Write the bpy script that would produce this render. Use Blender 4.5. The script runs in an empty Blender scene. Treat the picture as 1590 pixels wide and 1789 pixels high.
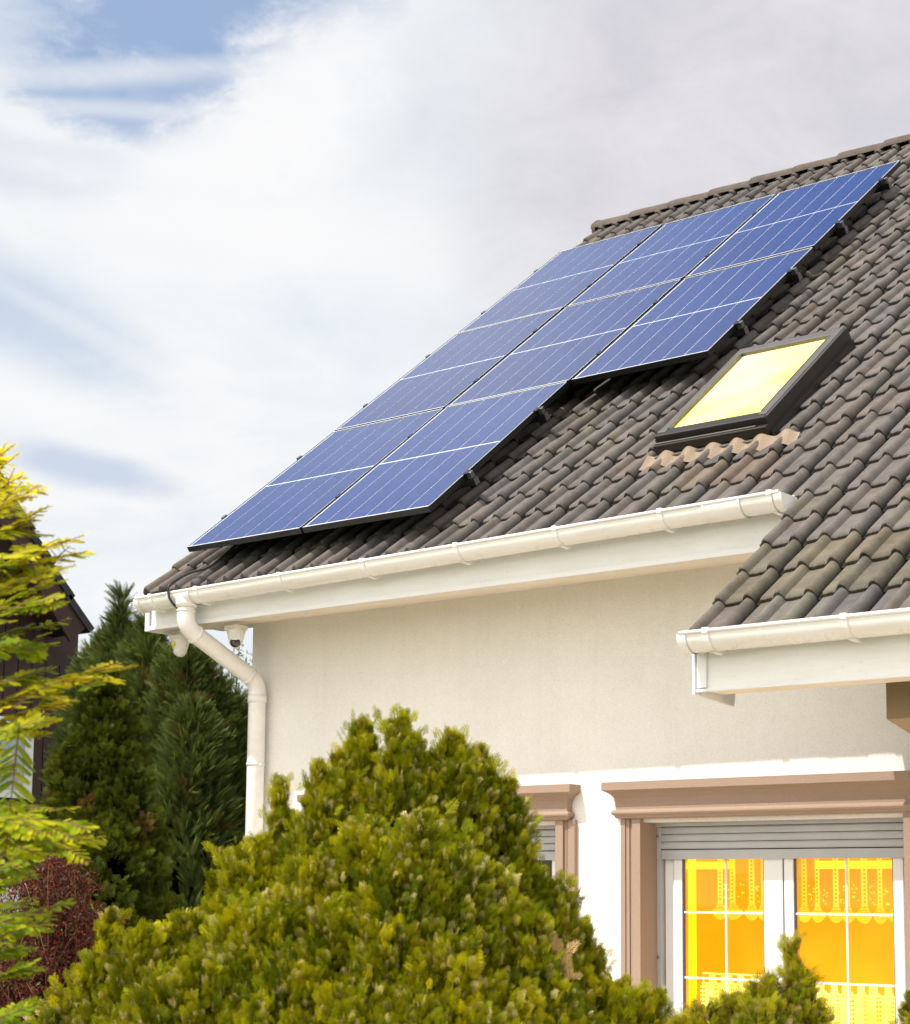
import bpy, bmesh, math, random
import numpy as np
from mathutils import Vector, Matrix

random.seed(7)
RNG = np.random.default_rng(11)
SC = bpy.context.scene
COL = SC.collection
EYE = 1.6

# ------------------------------------------------------------------ camera (solved from the photograph)
F_PX, CX, CY = 3139.6, 791.8, 1172.2
YAW, PITCH, ROLL = 0.68851, 0.12533, 0.00978

def cam_axes():
    cy, sy, cp, sp = math.cos(YAW), math.sin(YAW), math.cos(PITCH), math.sin(PITCH)
    f = Vector((-sy*cp, cy*cp, sp)); r = Vector((cy, sy, 0)); u = r.cross(f)
    cr, sr = math.cos(ROLL), math.sin(ROLL)
    return r*cr + u*sr, u*cr - r*sr, f
RIGHT, UP, FWD = cam_axes()

def ray(px, py):
    return (RIGHT*((px-CX)/F_PX) - UP*((py-CY)/F_PX) + FWD)
def at(px, py, dist):
    p = ray(px, py)*dist
    return Vector((p.x, p.y, p.z+EYE))
def atY(px, py, Y):
    d = ray(px, py); p = d*(Y/d.y)
    return Vector((p.x, p.y, p.z+EYE))

# ------------------------------------------------------------------ object helpers
def tag(o, label=None, cat=None, group=None, kind=None):
    if label: o['label'] = label
    if cat: o['category'] = cat
    if group: o['group'] = group
    if kind: o['kind'] = kind
    return o

def empty(name, loc=(0, 0, 0), parent=None):
    o = bpy.data.objects.new(name, None); COL.objects.link(o)
    o.location = loc; o.empty_display_size = .1
    if parent: o.parent = parent
    return o

class MB:
    """collects shapes and links them as one mesh; coordinates are world, converted to the parent's frame"""
    def __init__(s): s.bm = bmesh.new()
    def quad(s, *pts):
        return s.bm.faces.new([s.bm.verts.new(p) for p in pts])
    def box(s, a, b, M=None, bev=0):
        x0, y0, z0 = a; x1, y1, z1 = b
        r = bmesh.ops.create_cube(s.bm, size=1)
        vs = r['verts']
        T = Matrix.Translation(((x0+x1)/2, (y0+y1)/2, (z0+z1)/2)) @ Matrix.Diagonal((abs(x1-x0), abs(y1-y0), abs(z1-z0), 1))
        bmesh.ops.transform(s.bm, matrix=T, verts=vs)
        if bev:
            es = list({e for v in vs for e in v.link_edges})
            rr = bmesh.ops.bevel(s.bm, geom=es, offset=bev, segments=2, affect='EDGES', profile=.5)
            vs = list({v for f in rr['faces'] for v in f.verts} | {v for v in vs if v.is_valid})
        if M is not None: bmesh.ops.transform(s.bm, matrix=M, verts=vs)
        return vs
    def tube(s, pts, r, seg=16, cap=True, smooth=True):
        pts = [Vector(p) for p in pts]; n = len(pts)
        rs = r if isinstance(r, (list, tuple)) else [r]*n
        rings = []; prev = None
        for i, p in enumerate(pts):
            if i == 0: t = pts[1]-p
            elif i == n-1: t = p-pts[i-1]
            else: t = (pts[i+1]-p).normalized() + (p-pts[i-1]).normalized()
            t.normalize()
            if prev is None:
                a = Vector((0, 0, 1)) if abs(t.z) < .9 else Vector((1, 0, 0))
                nrm = t.cross(a).normalized()
            else:
                nrm = (prev - t*prev.dot(t)).normalized()
            prev = nrm; b = t.cross(nrm)
            rings.append([s.bm.verts.new(p + (nrm*math.cos(2*math.pi*k/seg) + b*math.sin(2*math.pi*k/seg))*rs[i]) for k in range(seg)])
        for i in range(n-1):
            for k in range(seg):
                f = s.bm.faces.new((rings[i][k], rings[i][(k+1) % seg], rings[i+1][(k+1) % seg], rings[i+1][k])); f.smooth = smooth
        if cap:
            s.bm.faces.new(rings[0][::-1]); s.bm.faces.new(rings[-1])
    def sweep(s, prof, A, B, cap=False, smooth=False, closed=False):
        """prof: list of (dy,dz) offsets; swept from A to B"""
        A, B = Vector(A), Vector(B)
        ra = [s.bm.verts.new(A+Vector((0, y, z))) for y, z in prof]
        rb = [s.bm.verts.new(B+Vector((0, y, z))) for y, z in prof]
        n = len(prof)
        for i in range(n if closed else n-1):
            j = (i+1) % n
            f = s.bm.faces.new((ra[i], ra[j], rb[j], rb[i])); f.smooth = smooth
        if cap: s.bm.faces.new(ra); s.bm.faces.new(rb[::-1])
    def lathe(s, prof, M, seg=24):
        rings = []
        for r, z in prof:
            if r < 1e-5: rings.append([s.bm.verts.new(M @ Vector((0, 0, z)))])
            else: rings.append([s.bm.verts.new(M @ Vector((r*math.cos(2*math.pi*k/seg), r*math.sin(2*math.pi*k/seg), z))) for k in range(seg)])
        for i in range(len(rings)-1):
            a, b = rings[i], rings[i+1]
            for k in range(seg):
                k2 = (k+1) % seg
                if len(a) == 1 and len(b) == 1: continue
                if len(a) == 1: f = s.bm.faces.new((a[0], b[k], b[k2]))
                elif len(b) == 1: f = s.bm.faces.new((a[k], b[0], a[k2]))
                else: f = s.bm.faces.new((a[k], b[k], b[k2], a[k2]))
                f.smooth = True
    def build(s, name, mat, parent=None, normals=True):
        if normals: bmesh.ops.recalc_face_normals(s.bm, faces=s.bm.faces[:])
        me = bpy.data.meshes.new(name)
        if parent is not None:
            M = world_of(parent).inverted()
            bmesh.ops.transform(s.bm, matrix=M, verts=s.bm.verts[:])
        s.bm.to_mesh(me); s.bm.free()
        o = bpy.data.objects.new(name, me); COL.objects.link(o)
        me.materials.append(mat)
        if parent is not None: o.parent = parent
        return o

def build_each(m, name, mat, parent):
    """one object per loose piece collected in m"""
    bm = m.bm; left = set(bm.verts); out = []
    bm.verts.ensure_lookup_table(); idx = {}
    isl = []
    while left:
        st = [left.pop()]; comp = []
        while st:
            v = st.pop(); comp.append(v)
            for e in v.link_edges:
                w = e.other_vert(v)
                if w in left: left.remove(w); st.append(w)
        isl.append(comp)
    isl.sort(key=lambda c: (round(c[0].co.x, 4), round(c[0].co.y, 4)))
    for comp in isl:
        k = MB(); mp = {v: k.bm.verts.new(v.co) for v in comp}
        for f in {f for v in comp for f in v.link_faces}:
            g = k.bm.faces.new([mp[v] for v in f.verts]); g.smooth = f.smooth
        out.append(k.build(name, mat, parent))
    bm.free(); return out

def world_of(o):
    M = Matrix.LocRotScale(o.location, o.rotation_euler, o.scale)
    while o.parent is not None:
        o = o.parent
        M = Matrix.LocRotScale(o.location, o.rotation_euler, o.scale) @ M
    return M

def np_mesh(name, V, F, mat, parent=None, color=None, smooth=False):
    """V (n,3) world, F (m,4) ints or list; color (n,3)"""
    V = np.asarray(V, np.float32).reshape(-1, 3); F = np.asarray(F, np.int32)
    me = bpy.data.meshes.new(name)
    if parent is not None:
        M = np.array(world_of(parent).inverted(), np.float32)
        V = V @ M[:3, :3].T + M[:3, 3]
    n, m, k = len(V), len(F), F.shape[1]
    me.vertices.add(n); me.vertices.foreach_set('co', V.astype(np.float32).ravel())
    me.loops.add(m*k); me.loops.foreach_set('vertex_index', F.ravel())
    me.polygons.add(m); me.polygons.foreach_set('loop_start', np.arange(0, m*k, k, dtype=np.int32))
    me.polygons.foreach_set('loop_total', np.full(m, k, np.int32))
    if smooth: me.polygons.foreach_set('use_smooth', np.ones(m, bool))
    me.update(calc_edges=True)
    if color is not None:
        at_ = me.color_attributes.new('tint', 'FLOAT_COLOR', 'POINT')
        c = np.ones((n, 4), np.float32); c[:, :3] = color
        at_.data.foreach_set('color', c.ravel())
    o = bpy.data.objects.new(name, me); COL.objects.link(o); me.materials.append(mat)
    if parent is not None: o.parent = parent
    return o

# ------------------------------------------------------------------ materials
class NT:
    def __init__(s, name):
        s.m = bpy.data.materials.new(name); s.m.use_nodes = True
        s.t = s.m.node_tree; s.b = s.t.nodes['Principled BSDF']; s.out = s.t.nodes['Material Output']
    def n(s, typ, **kw):
        nd = s.t.nodes.new(typ)
        for k, v in kw.items():
            if k.startswith('_'): setattr(nd, k[1:], v)
            else:
                key = int(k[1:]) if k[0] == 'i' and k[1:].isdigit() else k.replace('__', ' ')
                nd.inputs[key].default_value = v
        return nd
    def l(s, a, b): s.t.links.new(a, b)
    def noise(s, scale, detail=4, rough=.55, co='Object', vec=None, dist=0):
        nd = s.n('ShaderNodeTexNoise', Scale=scale, Detail=detail, Roughness=rough, Distortion=dist)
        if vec is None:
            tc = s.n('ShaderNodeTexCoord'); vec = tc.outputs[co]
        s.l(vec, nd.inputs['Vector']); return nd.outputs['Fac']
    def ramp(s, fac, stops):
        r = s.n('ShaderNodeValToRGB'); cr = r.color_ramp
        while len(cr.elements) < len(stops): cr.elements.new(.5)
        for e, (p, c) in zip(cr.elements, stops):
            e.position = p; e.color = (*c, 1) if len(c) == 3 else c
        s.l(fac, r.inputs['Fac']); return r.outputs['Color']
    def mix(s, a, b, fac, mode='MIX'):
        nd = s.n('ShaderNodeMix', _data_type='RGBA', _blend_type=mode)
        for sock, v in ((nd.inputs[6], a), (nd.inputs[7], b), (nd.inputs[0], fac)):
            if isinstance(v, (int, float)): sock.default_value = v
            elif isinstance(v, tuple): sock.default_value = (*v, 1)
            else: s.l(v, sock)
        return nd.outputs[2]
    def bump(s, fac, strength=.3, dist=.01, prev=None):
        nd = s.n('ShaderNodeBump', Strength=strength, Distance=dist)
        s.l(fac, nd.inputs['Height'])
        if prev is not None: s.l(prev, nd.inputs['Normal'])
        s.l(nd.outputs['Normal'], s.b.inputs['Normal']); return nd.outputs['Normal']

def simple(name, col, rough=.5, metal=0, spec=.5, var=.08, vscale=6, bump=0, bscale=80, coat=0):
    t = NT(name)
    f = t.noise(vscale, 5)
    c0 = tuple(max(0, c*(1-var)) for c in col); c1 = tuple(min(1, c*(1+var)) for c in col)
    t.l(t.ramp(f, [(.3, c0), (.7, c1)]), t.b.inputs['Base Color'])
    t.b.inputs['Roughness'].default_value = rough
    t.b.inputs['Metallic'].default_value = metal
    t.b.inputs['Specular IOR Level'].default_value = spec
    t.b.inputs['Coat Weight'].default_value = coat
    if bump: t.bump(t.noise(bscale, 3), bump, .004)
    return t.m

def stucco(name, col, dirt=True):
    t = NT(name)
    big = t.noise(1.1, 5, .6); fine = t.noise(170, 4, .65)
    c = t.ramp(big, [(.25, tuple(x*.93 for x in col)), (.75, col)])
    c = t.mix(c, t.ramp(fine, [(.3, (.72, .71, .68)), (.6, (1, 1, 1))]), .5, 'MULTIPLY')
    tc = t.n('ShaderNodeTexCoord'); mp = t.n('ShaderNodeMapping'); mp.inputs['Scale'].default_value = (9, 9, .7); t.l(tc.outputs['Object'], mp.inputs[0])
    st = t.noise(1.0, 6, .7, vec=mp.outputs[0])
    c = t.mix(c, t.ramp(st, [(.32, (.88, .86, .81)), (.52, (1, 1, 1))]), .22, 'MULTIPLY')
    c = t.mix(c, t.ramp(t.noise(5, 8, .75), [(.30, (.88, .86, .82)), (.5, (1, 1, 1))]), .25, 'MULTIPLY')
    t.l(c, t.b.inputs['Base Color']); t.b.inputs['Roughness'].default_value = .9
    t.b.inputs['Specular IOR Level'].default_value = .2
    n = t.bump(fine, .55, .004)
    t.bump(t.noise(28, 3), .15, .01, n)
    return t.m

def tile_mat():
    t = NT('roof_tile_concrete')
    a = t.n('ShaderNodeAttribute', _attribute_name='tint')
    grain = t.noise(230, 4, .7); mid = t.noise(9, 6, .65); big = t.noise(.9, 3)
    base = t.ramp(mid, [(.28, (.086, .073, .068)), (.55, (.136, .118, .110)), (.8, (.172, .152, .142))])
    base = t.mix(base, t.ramp(grain, [(.25, (.60, .60, .60)), (.62, (1.12, 1.1, 1.08))]), .8, 'MULTIPLY')
    # mossy yellow-green bloom in broad patches and pale lichen specks
    moss = t.ramp(t.noise(1.7, 6, .7, dist=.6), [(.55, (0, 0, 0)), (.72, (1, 1, 1))])
    mk = t.n('ShaderNodeMath', _operation='MULTIPLY', i1=.6); t.l(moss, mk.inputs[0]); base = t.mix(base, (.17, .16, .09), mk.outputs[0])
    sp = t.ramp(t.noise(60, 2, .8), [(.70, (0, 0, 0)), (.76, (1, 1, 1))])
    base = t.mix(base, (.26, .25, .21), sp)
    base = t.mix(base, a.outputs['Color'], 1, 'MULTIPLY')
    t.l(base, t.b.inputs['Base Color'])
    t.b.inputs['Roughness'].default_value = .78; t.b.inputs['Specular IOR Level'].default_value = .35
    n = t.bump(grain, .5, .004); t.bump(mid, .25, .01, n)
    return t.m

def leaf_mat(name, mul=(1, 1, 1), trans=.35, rough=.5, spec=.3):
    t = NT(name)
    a = t.n('ShaderNodeAttribute', _attribute_name='tint')
    v = t.ramp(t.noise(35, 3), [(.3, (.8, .8, .8)), (.7, (1.15, 1.15, 1.1))])
    c = t.mix(a.outputs['Color'], v, 1, 'MULTIPLY'); c = t.mix(c, mul, 1, 'MULTIPLY')
    t.l(c, t.b.inputs['Base Color']); t.b.inputs['Roughness'].default_value = rough
    t.b.inputs['Specular IOR Level'].default_value = spec
    tr = t.n('ShaderNodeBsdfTranslucent'); t.l(t.mix(c, (1.0, .95, .35), 1, 'MULTIPLY'), tr.inputs['Color'])
    mx = t.n('ShaderNodeMixShader', Fac=trans); t.l(t.b.outputs[0], mx.inputs[1]); t.l(tr.outputs[0], mx.inputs[2])
    t.l(mx.outputs[0], t.out.inputs['Surface'])
    return t.m

M = {}
def grimy(name, col, rough):
    t = NT(name)
    tc = t.n('ShaderNodeTexCoord'); mp = t.n('ShaderNodeMapping'); mp.inputs['Scale'].default_value = (1.4, 9, 9); t.l(tc.outputs['Object'], mp.inputs[0])
    c = t.mix(col, t.ramp(t.noise(1.6, 7, .7, vec=mp.outputs[0]), [(.34, (.74, .70, .61)), (.56, (1, 1, 1))]), .3, 'MULTIPLY')
    c = t.mix(c, t.ramp(t.noise(38, 5, .75), [(.30, (.62, .57, .47)), (.40, (1, 1, 1))]), .3, 'MULTIPLY')
    t.l(c, t.b.inputs['Base Color']); t.l(t.ramp(t.noise(7, 5, .7), [(.3, (rough*.8,)*3), (.7, (rough*1.7,)*3)]), t.b.inputs['Roughness'])
    t.b.inputs['Specular IOR Level'].default_value = .5; t.bump(t.noise(12, 3), .06, .01)
    return t.m
M['wall'] = stucco('cream_stucco', (.90, .885, .85))
M['terra'] = stucco('tan_painted_plaster', (.39, .28, .215))
M['beam'] = stucco('shaded_tan_plaster', (.42, .31, .2))  # tan plaster, darkened to hold the shade under the soffit
M['tile'] = tile_mat()
M['deck'] = simple('roof_underlay', (.03, .027, .025), .9)
M['pvc'] = grimy('cream_pvc_gutter', (.88, .87, .85), .26)
M['pvcw'] = grimy('white_painted_board', (.86, .86, .85), .4)
M['soffit'] = simple('pale_soffit_board', (.80, .72, .62), .55, var=.07, vscale=3)
M['frame'] = simple('white_upvc', (.80, .80, .80), .35, var=.03, coat=.2)
M['rubber'] = simple('grey_gasket', (.10, .10, .11), .6)
M['shutter'] = simple('grey_roller_shutter', (.44, .45, .46), .4, var=.06, vscale=5)
M['black'] = simple('black_anodised_frame', (.012, .012, .013), .35, metal=.3)
M['rail'] = simple('mill_aluminium', (.22, .22, .23), .35, metal=.9)
M['silver'] = simple('silver_edge', (.72, .74, .78), .3, metal=.2)
M['skyf'] = simple('grey_brown_aluminium', (.13, .115, .105), .38, metal=.35, var=.12)
M['skydark'] = simple('dark_brown_cladding', (.022, .018, .016), .45, metal=.2)
M['camw'] = simple('white_camera_plastic', (.78, .77, .74), .3, coat=.3)
M['lens'] = simple('black_camera_glass', (.008, .008, .01), .08, coat=1)
M['yellowlab'] = simple('yellow_sticker', (.8, .6, .03), .5)
M['cable'] = simple('black_cable', (.02, .019, .018), .5)
M['timber'] = simple('dark_stained_timber', (.040, .013, .011), .6, var=.35, vscale=3, bump=.3, bscale=40)
M['blacktile'] = simple('black_slate', (.013, .015, .016), .45, var=.3, bump=.3, bscale=60)
M['bark'] = simple('brown_bark', (.07, .045, .032), .9, var=.3, bump=.6, bscale=60)
M['redtwig'] = simple('red_brown_twig', (.16, .065, .035), .7, var=.2)
M['paletwig'] = simple('pale_grey_twig', (.36, .28, .2), .8, var=.2)
M['curtaingrey'] = simple('grey_net_curtain', (.42, .44, .48), .8, var=.12, vscale=14)

def apron_mat():
    t = NT('orange_mesh_apron')
    tc = t.n('ShaderNodeTexCoord')
    v = t.n('ShaderNodeTexVoronoi', Scale=150.); t.l(tc.outputs['Object'], v.inputs['Vector'])
    c = t.ramp(v.outputs['Distance'], [(.15, (.185, .13, .082)), (.5, (.27, .195, .13))])
    t.l(c, t.b.inputs['Base Color']); t.b.inputs['Roughness'].default_value = .6
    t.bump(v.outputs['Distance'], .5, .004)
    return t.m
M['apron'] = apron_mat()

def cell_mat():
    t = NT('blue_silicon_cell')
    tc = t.n('ShaderNodeTexCoord')
    vo = t.n('ShaderNodeTexVoronoi', Scale=42.); t.l(tc.outputs['Object'], vo.inputs['Vector'])
    c = t.ramp(vo.outputs['Color'], [(.1, (.007, .021, .115)), (.9, (.014, .036, .170))])
    big = t.noise(.8, 3)
    c = t.mix(c, t.ramp(big, [(.3, (.78, .80, .84)), (.7, (1.2, 1.18, 1.12))]), 1, 'MULTIPLY')
    inf = t.n('ShaderNodeObjectInfo'); c = t.mix(c, t.ramp(inf.outputs['Random'], [(0, (.82, .85, .9)), (1, (1.15, 1.12, 1.08))]), 1, 'MULTIPLY')
    t.l(c, t.b.inputs['Base Color']); t.b.inputs['Roughness'].default_value = .22
    t.b.inputs['Specular IOR Level'].default_value = .25
    t.b.inputs['Coat Weight'].default_value = .6; t.b.inputs['Coat Roughness'].default_value = .06
    t.b.inputs['Coat IOR'].default_value = 1.5
    # dust makes the coat slightly uneven
    t.l(t.ramp(t.noise(3, 6, .7), [(.3, (.04,)*3), (.8, (.16,)*3)]), t.b.inputs['Coat Roughness'])
    return t.m
M['cell'] = cell_mat()
M['backsheet'] = simple('white_backsheet', (.80, .86, .95), .3, var=.03, coat=.3)

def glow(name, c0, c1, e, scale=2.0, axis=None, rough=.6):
    """emission in the colour stands in for room light: part colour, part glow"""
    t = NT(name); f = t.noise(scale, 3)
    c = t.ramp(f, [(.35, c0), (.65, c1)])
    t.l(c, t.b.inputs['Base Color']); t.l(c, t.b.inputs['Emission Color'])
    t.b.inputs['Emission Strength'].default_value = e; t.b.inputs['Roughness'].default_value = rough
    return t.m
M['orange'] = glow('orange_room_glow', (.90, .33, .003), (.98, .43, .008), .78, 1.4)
M['yellowlace'] = glow('glowing_yellow_lace', (.95, .68, .03), (1.0, .82, .06), .62, 9)
M['yellowside'] = glow('bright_yellow_glow', (1.0, .74, .008), (1.0, .84, .02), .72, 3)
M['cafe'] = glow('glowing_pale_lace', (1.0, .90, .12), (1.0, .96, .35), .66, 6)
def blind_mat():
    t = NT('yellow_roof_window_blind')
    f = t.noise(.9, 2)
    c = t.ramp(f, [(.38, (.86, .85, .20)), (.60, (.94, .93, .62))])
    t.l(c, t.b.inputs['Base Color']); t.l(c, t.b.inputs['Emission Color']); t.b.inputs['Emission Strength'].default_value = .15  # slight emission puts sunlit brightness into the blind
    t.b.inputs['Roughness'].default_value = .8
    return t.m
M['blind'] = blind_mat()

def glass_mat():
    t = NT('window_glass')
    for nd in list(t.t.nodes):
        if nd.type == 'BSDF_PRINCIPLED': t.t.nodes.remove(nd)
    tr = t.n('ShaderNodeBsdfTransparent'); tr.inputs[0].default_value = (.97, .97, .95, 1)
    gl = t.n('ShaderNodeBsdfGlossy', Roughness=.02); gl.inputs[0].default_value = (.9, .85, .55, 1)
    fr = t.n('ShaderNodeFresnel', IOR=1.45)
    mx = t.n('ShaderNodeMixShader'); t.l(fr.outputs[0], mx.inputs[0]); t.l(tr.outputs[0], mx.inputs[1]); t.l(gl.outputs[0], mx.inputs[2])
    t.l(mx.outputs[0], t.out.inputs['Surface'])
    return t.m
M['glass'] = glass_mat()

# ------------------------------------------------------------------ roof plane frame
TH = 0.66004
UO = Vector((-8.4815, 7.6198, 2.1996+EYE))          # bottom left corner of the panel array (glass plane)
UX = Vector((1, 0, 0)); VX = Vector((0, math.cos(TH), math.sin(TH))); NX = Vector((0, -math.sin(TH), math.cos(TH)))
def rp(u, v, n=0.0):   # n = height above the panel glass plane (negative: towards the tiles)
    return UO + UX*u + VX*v + NX*n
RM = Matrix(((1, 0, 0, UO.x), (0, VX.y, NX.y, UO.y), (0, VX.z, NX.z, UO.z), (0, 0, 0, 1)))
CREST = -.15; ROLL_H = .032; STEP = .027
BASE = CREST-ROLL_H-STEP
TW = .2975; U_LEFT = -.36; U_LOW = 4.41; U_END = 8.6; V_RIDGE = 6.42
ROWS = [-1.516, -1.245, -.975, -.71, -.45, -.19]
while ROWS[-1] + .2951 < V_RIDGE: ROWS.append(ROWS[-1]+.2951)
ROWS.append(V_RIDGE+.02)

NP = 44
def tile_profile():
    P = []
    for i in range(NP+1):
        s = i/NP
        x = s*TW; h = 0
        for c, w in ((.11, .185), (.60, .185)):
            d = abs(s-c)/(w/2)
            if d < 1: h = max(h, ROLL_H*math.cos(d*math.pi/2)**.62)
        pan = 0.003*math.cos((s % .5)*4*math.pi)
        if .70 < s < .79: h = -.026
        P.append((x, h + (pan if h == 0 else 0)))
    return P
PROF = tile_profile()

def profile_h(u):
    s = ((u-U_LEFT)/TW) % 1.0
    k = s*NP; i = int(k); f = k-i
    return PROF[i][1]*(1-f)+PROF[min(i+1, NP)][1]*f

def build_tiles(house):
    V = []; F = []; C = []
    R = np.array(RM)
    for r in range(len(ROWS)-1):
        v0, v1 = ROWS[r], ROWS[r+1]+.035
        u0 = U_LOW if r < 5 else U_LEFT
        n0 = int(round((u0-U_LEFT)/TW))
        n1 = int((U_END-U_LEFT)/TW)
        for k in range(n0, n1):
            ua = U_LEFT+k*TW
            tint = random.gauss(1.0, .075); warm = random.gauss(0, .025)
            if random.random() < .04: tint *= .86
            stain = (1, 1, 1)
            if r in (1, 2) and random.random() < .7: stain = (1.06, 1.06, .82)
            elif r < 5 and random.random() < .2: stain = (1.02, 1.02, .93)
            if 6 <= r <= 7 and 2.7 < ua < 3.9 and random.random() < .2: stain = (1.1, 1.0, .9)
            lift = random.uniform(-.0015, .003); dv = random.uniform(-.004, .004); sk = random.uniform(-.0025, .0025)
            # v stations: under-lip, lip front low, lip rounded, surface..., head
            st = [(v0+.010+dv, 'under'), (v0+dv, 'low'), (v0-.001+dv, 'mid'), (v0+.010+dv, 'top'), (v0+.05, 'surf'), ((v0+v1)/2, 'surf'), (v1, 'surf')]
            base = len(V)
            L = v1-v0
            for (v, kind) in st:
                t = (v-v0)/L
                for i, (x, h) in enumerate(PROF):
                    wob = sk*(i/NP-.5)
                    top = BASE + STEP*(1-t) + h + lift
                    if kind == 'under': n = BASE+.002
                    elif kind == 'low': n = BASE + (h*.35 if h > 0 else h) + .003 + lift
                    elif kind == 'mid': n = top-.009
                    elif kind == 'top': n = top-.001
                    else: n = top
                    V.append((ua+x, v+wob, n))
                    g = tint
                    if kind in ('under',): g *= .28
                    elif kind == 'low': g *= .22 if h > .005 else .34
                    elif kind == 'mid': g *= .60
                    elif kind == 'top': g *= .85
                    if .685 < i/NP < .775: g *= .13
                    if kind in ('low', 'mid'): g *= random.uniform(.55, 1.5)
                    C.append((g*(1+warm)*stain[0], g*stain[1], g*(1-warm)*stain[2]))
            W = len(PROF)
            for a in range(len(st)-1):
                for i in range(W-1):
                    p = base+a*W+i
                    F.append((p, p+1, p+W+1, p+W))
            # closed left end where the tile borders the verge
            if k == n0:
                b2 = len(V)
                for (v, kind) in st[1:]:
                    t = (v-v0)/L
                    V.append((ua, v, BASE+STEP*(1-t)+PROF[0][1])); C.append((tint*.9,)*3)
                    V.append((ua, v, BASE-.03)); C.append((tint*.5,)*3)
                for a in range(len(st)-2):
                    q = b2+a*2
                    F.append((q, q+1, q+3, q+2))
    V = np.array(V); V = V @ R[:3, :3].T + R[:3, 3]
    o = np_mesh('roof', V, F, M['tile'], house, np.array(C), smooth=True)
    o.data.set_sharp_from_angle(angle=math.radians(38)); return o

# ================================================================== HOUSE
Wy = 8.15                       # front face of the wall
EZ = lambda z: z+EYE
house = empty('house', (-4.5, 10.2, 0))
tag(house, 'cream rendered house with brown tiled roof, white gutters and tan window surrounds', 'house')

roof = build_tiles(house)

# roof deck (thin slab under the tiles), rear slope
m = MB()
d0, d1 = BASE-.040, BASE-.07
def slab(m, u0, u1, v0, v1):
    a = [rp(u0, v0, d0), rp(u1, v0, d0), rp(u1, v1, d0), rp(u0, v1, d0)]
    b = [rp(u0, v0, d1), rp(u1, v0, d1), rp(u1, v1, d1), rp(u0, v1, d1)]
    m.quad(*a); m.quad(*b[::-1])
    for i in range(4):
        j = (i+1) % 4; m.quad(a[i], b[i], b[j], a[j])
slab(m, U_LEFT+.02, U_END-.3, -.14, V_RIDGE)
slab(m, U_LOW+.03, U_END-.3, -1.47, -.142)
rz = rp(0, V_RIDGE, d0)
xa, xb = UO.x+U_LEFT+.02, UO.x+U_END-.3
yr = rz.y; zr = rz.z
dy = 5.2
m.quad((xa, yr, zr), (xb, yr, zr), (xb, yr+dy, zr-dy*math.tan(TH)), (xa, yr+dy, zr-dy*math.tan(TH)))
m.build('roof_deck', M['deck'], house)

# ridge caps: individual half-round tiles lapping each other
x = UO.x+U_LEFT-.05; k = 0
ridge_top = rp(0, V_RIDGE, CREST)
m = MB()
while x < UO.x+U_END:
    L = .405
    tz = random.uniform(-.004, .004)
    pts0 = []; pts1 = []
    for q in range(13):
        a = math.pi*(q/12)
        for (xx, rr, lst) in ((x-.03, .110, pts0), (x+L, .096, pts1)):
            yy = math.cos(a)*rr*1.12; zz = math.sin(a)*rr*.86 - .058
            lst.append(Vector((xx, yr+yy, ridge_top.z+zz+tz+.004)))
    ro = [m.bm.verts.new(p) for p in pts0]; rm = [m.bm.verts.new(p+Vector((.035, 0, .002))) for p in pts0]; r1 = [m.bm.verts.new(p) for p in pts1]
    ri = [m.bm.verts.new((p.x, yr+(p.y-yr)*.86, ridge_top.z-.06+(p.z-ridge_top.z+.06)*.84)) for p in pts0]
    for q in range(12):
        for A, B in ((ri, ro), (ro, rm), (rm, r1)):
            f = m.bm.faces.new((A[q], A[q+1], B[q+1], B[q])); f.smooth = True
    x += L; k += 1
# round end disc on the first cap
cx0 = UO.x+U_LEFT-.085
m.lathe([(0, 0), (.07, .0), (.115, .012), (.122, .03), (.118, .05)], Matrix.Translation((cx0, yr, ridge_top.z-.055)) @ Matrix.Rotation(math.pi/2, 4, 'Y') @ Matrix.Diagonal((.85, 1.05, 1, 1)), 20)
ridge = m.build('ridge_cap', M['tile'], house)
ca = ridge.data.color_attributes.new('tint', 'FLOAT_COLOR', 'POINT')
for i, d in enumerate(ca.data): g = 1.05+.12*math.sin(i*.37); d.color = (g*.74, g*.66, g*.58, 1)

# verge board under the left edge of the tiles
m = MB()
a, b = -.16, V_RIDGE
for n0, n1, uu0, uu1 in ((BASE-.031, BASE-.16, U_LEFT+.03, U_LEFT+.055),):
    P = [rp(uu0, a, n0), rp(uu1, a, n0), rp(uu1, b, n0), rp(uu0, b, n0)]
    Q = [rp(uu0, a, n1), rp(uu1, a, n1), rp(uu1, b, n1), rp(uu0, b, n1)]
    m.quad(*P); m.quad(*Q[::-1])
    for i in range(4): j = (i+1) % 4; m.quad(P[i], Q[i], Q[j], P[j])
m.build('verge_board', M['pvcw'], house)

# walls: front wall pieces round the two window openings, then the left gable wall
W1 = (-7.66, -5.93, EZ(.4115), EZ(-.78)); W2 = (-5.390, -3.830, EZ(.4115), EZ(-1.48))
XL, XR = -8.405, .1
ztop = EZ(1.80)
m = MB()
def wbox(x0, x1, z0, z1): m.box((x0, Wy, z0), (x1, Wy+.32, z1))
wbox(XL, W1[0], 0, ztop)
wbox(W1[0], W1[1], 0, W1[3]); wbox(W1[0], W1[1], W1[2], ztop)
wbox(W1[1], W2[0], 0, ztop)
wbox(W2[0], W2[1], 0, W2[3]); wbox(W2[0], W2[1], W2[2], ztop)
wbox(W2[1], XR, 0, ztop)
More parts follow.
